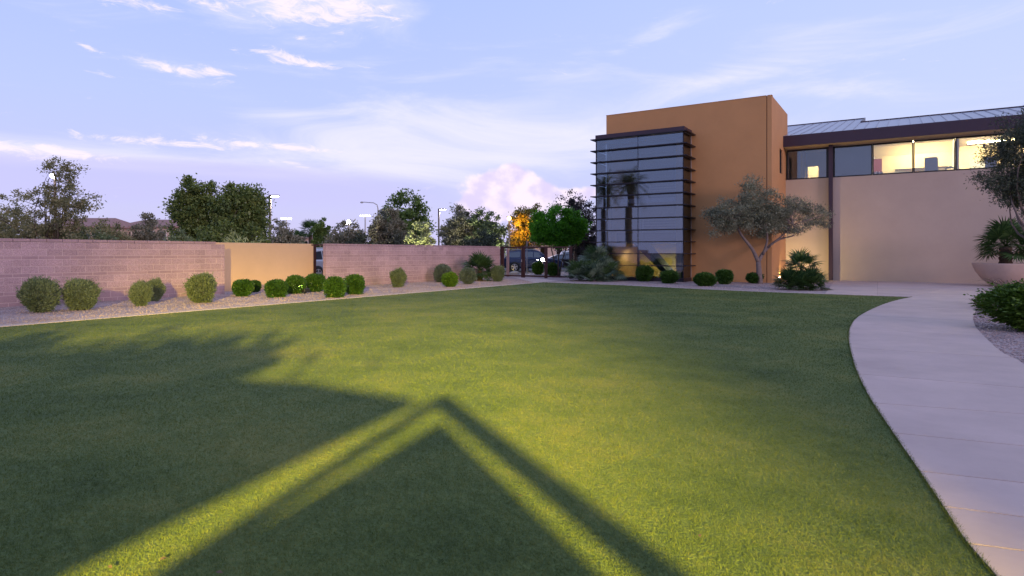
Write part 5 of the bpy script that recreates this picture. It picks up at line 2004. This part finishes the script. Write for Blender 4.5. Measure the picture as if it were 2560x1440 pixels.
# slim sign post, rock and lit lamp behind the gate
qx, qy = G(1317.5, 687)
q = thing('sign_post', 'slim grey galvanised post behind the gate in front of the car', 'post', (qx, qy, 0))
MB().tube([(0, 0, -0.05), (0, 0, zat(604, 42.6))], 0.035, 8).build('post', 'galvanised', q)
MB().lathe([(0.035, 0), (0.045, 0.01), (0.03, 0.05)], 0, 0, 8).build('cap', 'galvanised', q, loc=(0, 0, zat(604, 42.6)))
qx, qy = G(1357, 683)
q = thing('garden_lamp', 'small bright garden lamp above the shrub behind the gate', 'lamp', (qx, qy, 0))
MB().tube([(0, 0, -0.05), (0, 0, 0.9)], 0.03, 8).build('post', 'pole_metal', q)
MB().lathe([(0.05, 0.9), (0.13, 0.93), (0.13, 1.05), (0.05, 1.1)], 0, 0, 12).build('lamp', 'led_white', q)


def boulder(label, px, py, wpx, seed):
    x, y = G(px, py)
    d = EYE * FPX / (py - HOR)
    w_ = wpx / FPX * d / 2
    bm = bmesh.new()
    bmesh.ops.create_icosphere(bm, subdivisions=3, radius=1.0)
    r = np.random.default_rng(seed)
    k = norm(r.normal(size=(8, 3)))
    a = r.uniform(-0.25, 0.2, 8)
    for v in bm.verts:
        c = np.array(v.co)
        f = 1 + (np.exp(-3 * (1 - k @ c)) * a).sum()
        v.co = (c[0] * f * w_, c[1] * f * w_ * 0.7, c[2] * f * w_ * 0.42 + w_ * 0.2)
    me = bpy.data.meshes.new('boulder')
    bm.to_mesh(me)
    bm.free()
    me.materials.append(MATS['rock'])
    tag(link('boulder', me, None, (x, y, 0), (0, 0, TH)), label, 'rock')


boulder('pale flat boulder on the ground behind the garden gate', 1287, 686, 26, 4)

# ------------------------------------------------------------------ loose stones and turf
poly = np.array(lawn_poly)


def inside(P, poly):
    x, y = P[:, 0], P[:, 1]
    res = np.zeros(len(P), bool)
    j = len(poly) - 1
    for i in range(len(poly)):
        xi, yi_ = poly[i]
        xj, yj = poly[j]
        c = ((yi_ > y) != (yj > y)) & (x < (xj - xi) * (y - yi_) / (yj - yi_ + 1e-12) + xi)
        res ^= c
        j = i
    return res


def scatter_cam(y0, y1, dens, rng, half=1.0):
    """even points on the ground between two distances ahead of the camera"""
    A = half * (y1 ** 2 - y0 ** 2) + 1.6 * (y1 - y0)
    n = int(A * dens)
    Y = np.sqrt(rng.uniform(y0 ** 2, y1 ** 2, n))
    X = rng.uniform(-1, 1, n) * (half * Y + 0.8)
    return X[:, None] * RT[None, :] + Y[:, None] * FW[None, :]


rng = np.random.default_rng(5)
NB = 900000
Yc = 1.8 * (38 / 1.8) ** rng.random(NB)
Xc = rng.uniform(-1, 1, NB) * (0.92 * Yc + 0.3)
P = Xc[:, None] * RT[None, :] + Yc[:, None] * FW[None, :]
keep = inside(P, poly)
P, Yc = P[keep], Yc[keep]
n = len(P)
a = rng.uniform(0, 2 * np.pi, n)
s = np.stack([np.cos(a), np.sin(a), np.zeros(n)], 1) * ((0.0009 * Yc[:, None] + 0.0006) * rng.uniform(0.6, 1.2, (n, 1)) * 0.5)
b = np.concatenate([P, np.full((n, 1), 0.006)], 1)
hh = (0.017 + 0.0003 * Yc)[:, None]
lean = rng.normal(size=(n, 2)) * hh * 0.75
tip = b + np.concatenate([lean, hh * rng.uniform(0.6, 1.15, (n, 1))], 1)
Vs = [np.stack([b - s, b + s, tip], 1)]
E = np.array(spline([p for p in pl], 3))
E = E[(E @ FW > 1.5) & (E @ FW < 22)]
ne = 12000
j = rng.integers(0, len(E) - 1, ne)
tt = rng.random((ne, 1))
Pe = E[j] + (E[j + 1] - E[j]) * tt
de = E[j + 1] - E[j]
de = de / (np.linalg.norm(de, axis=1, keepdims=True) + 1e-9)
out = np.stack([-de[:, 1], de[:, 0]], 1)
tufty = 0.5 + 0.5 * np.sin(Pe[:, :1] * 9.0 + Pe[:, 1:] * 7.0 + 3 * np.sin(Pe[:, :1] * 2.3))
Pe = Pe + out * rng.normal(size=(ne, 1)) * 0.007 * (0.5 + tufty)
Ye = Pe @ FW
a = rng.uniform(0, 2 * np.pi, ne)
s = np.stack([np.cos(a), np.sin(a), np.zeros(ne)], 1) * ((0.0009 * Ye[:, None] + 0.0008) * 0.5)
b = np.concatenate([Pe, np.full((ne, 1), 0.008)], 1)
tip = b + np.concatenate([rng.normal(size=(ne, 2)) * 0.012, 0.022 * rng.uniform(0.6, 1.3, (ne, 1))], 1)
Vs.append(np.stack([b - s, b + s, tip], 1))
V = np.concatenate(Vs)
go = link('grass', quads_mesh('grass', V, 'blade', 3))
go['kind'] = 'stuff'
tag(go, 'short green artificial turf covering the lawn', 'grass')

# stones on the gravel
octa_v = np.array([(1, 0, 0), (0, 1, 0), (-1, 0, 0), (0, -1, 0), (0, 0, 1), (0, 0, -1)], float)
octa_f = [(0, 1, 4), (1, 2, 4), (2, 3, 4), (3, 0, 4), (1, 0, 5), (2, 1, 5), (3, 2, 5), (0, 3, 5)]
pts = []
n1 = 16000
P1 = np.stack([rng.uniform(WALLX + 0.05, LX - 0.24, n1), rng.uniform(5, 30, n1)], 1)
right_poly = np.array([p for p in pr_ if True])
P2 = scatter_cam(5.5, 16, 260, rng, 0.95)
rp = np.array(list(pr_) + [C(30, -10), C(30, 20)])
P2 = P2[inside(P2, rp)]
P3 = np.stack([rng.uniform(-15.2, -3.6, 5000), rng.uniform(25, 33.0, 5000)], 1)
P3 = P3[~inside(P3, poly) & (P3[:, 1] < 31.6)]
allP = np.concatenate([P1, P2, P3])
ev, ef = [], []
tris = np.array(octa_f)
m = len(allP)
sz = rng.uniform(0.010, 0.024, (m, 1, 1))
ang = rng.uniform(0, 6.28, m)
base_v = octa_v[None] * sz * np.stack([rng.uniform(0.7, 1.3, m), rng.uniform(0.7, 1.3, m), rng.uniform(0.4, 0.8, m)], 1)[:, None, :]
ca, sa = np.cos(ang)[:, None], np.sin(ang)[:, None]
bv = base_v.copy()
bv[:, :, 0] = base_v[:, :, 0] * ca - base_v[:, :, 1] * sa
bv[:, :, 1] = base_v[:, :, 0] * sa + base_v[:, :, 1] * ca
bv[:, :, :2] += allP[:, None, :]
bv[:, :, 2] += 0.006
T = bv[:, tris]                        # (m, 8, 3, 3)
# faces share no vertices between stones; keep each stone one island
me = bpy.data.meshes.new('pebbles')
me.vertices.add(m * 6)
me.vertices.foreach_set('co', bv.reshape(-1).astype(np.float32))
idx = (tris[None] + (np.arange(m) * 6)[:, None, None]).reshape(-1).astype(np.int32)
me.loops.add(len(idx))
me.loops.foreach_set('vertex_index', idx)
me.polygons.add(m * 8)
me.polygons.foreach_set('loop_start', np.arange(0, m * 24, 3, dtype=np.int32))
me.update(calc_edges=True)
me.materials.append(MATS['gravel'])
pb = link('pebbles', me)
pb['kind'] = 'stuff'
tag(pb, 'loose pinkish pebbles scattered over the gravel beds', 'pebbles')

# a few dry leaves on the turf
for i, (px, py) in enumerate(((275, 1418), (407, 1398), (1300, 1240), (1750, 1340), (548, 1432))):
    x, y = G(px, py, 0.03)
    lf = MB().add([(-0.018, 0, 0), (0, -0.009, 0.004), (0.02, 0, 0.001), (0, 0.009, 0.006), (-0.018, 0, -0.001), (0, -0.009, 0.003), (0.02, 0, 0.0), (0, 0.009, 0.005)], [(0, 1, 2, 3), (7, 6, 5, 4)]).build('fallen_leaf', 'leaf_reed', None, loc=(x, y, 0.032))
    lf.rotation_euler = (0.2, 0.1, i * 1.7)
    tag(lf, 'small dry brown leaf lying on the turf', 'leaf', 'dry leaves on the turf')
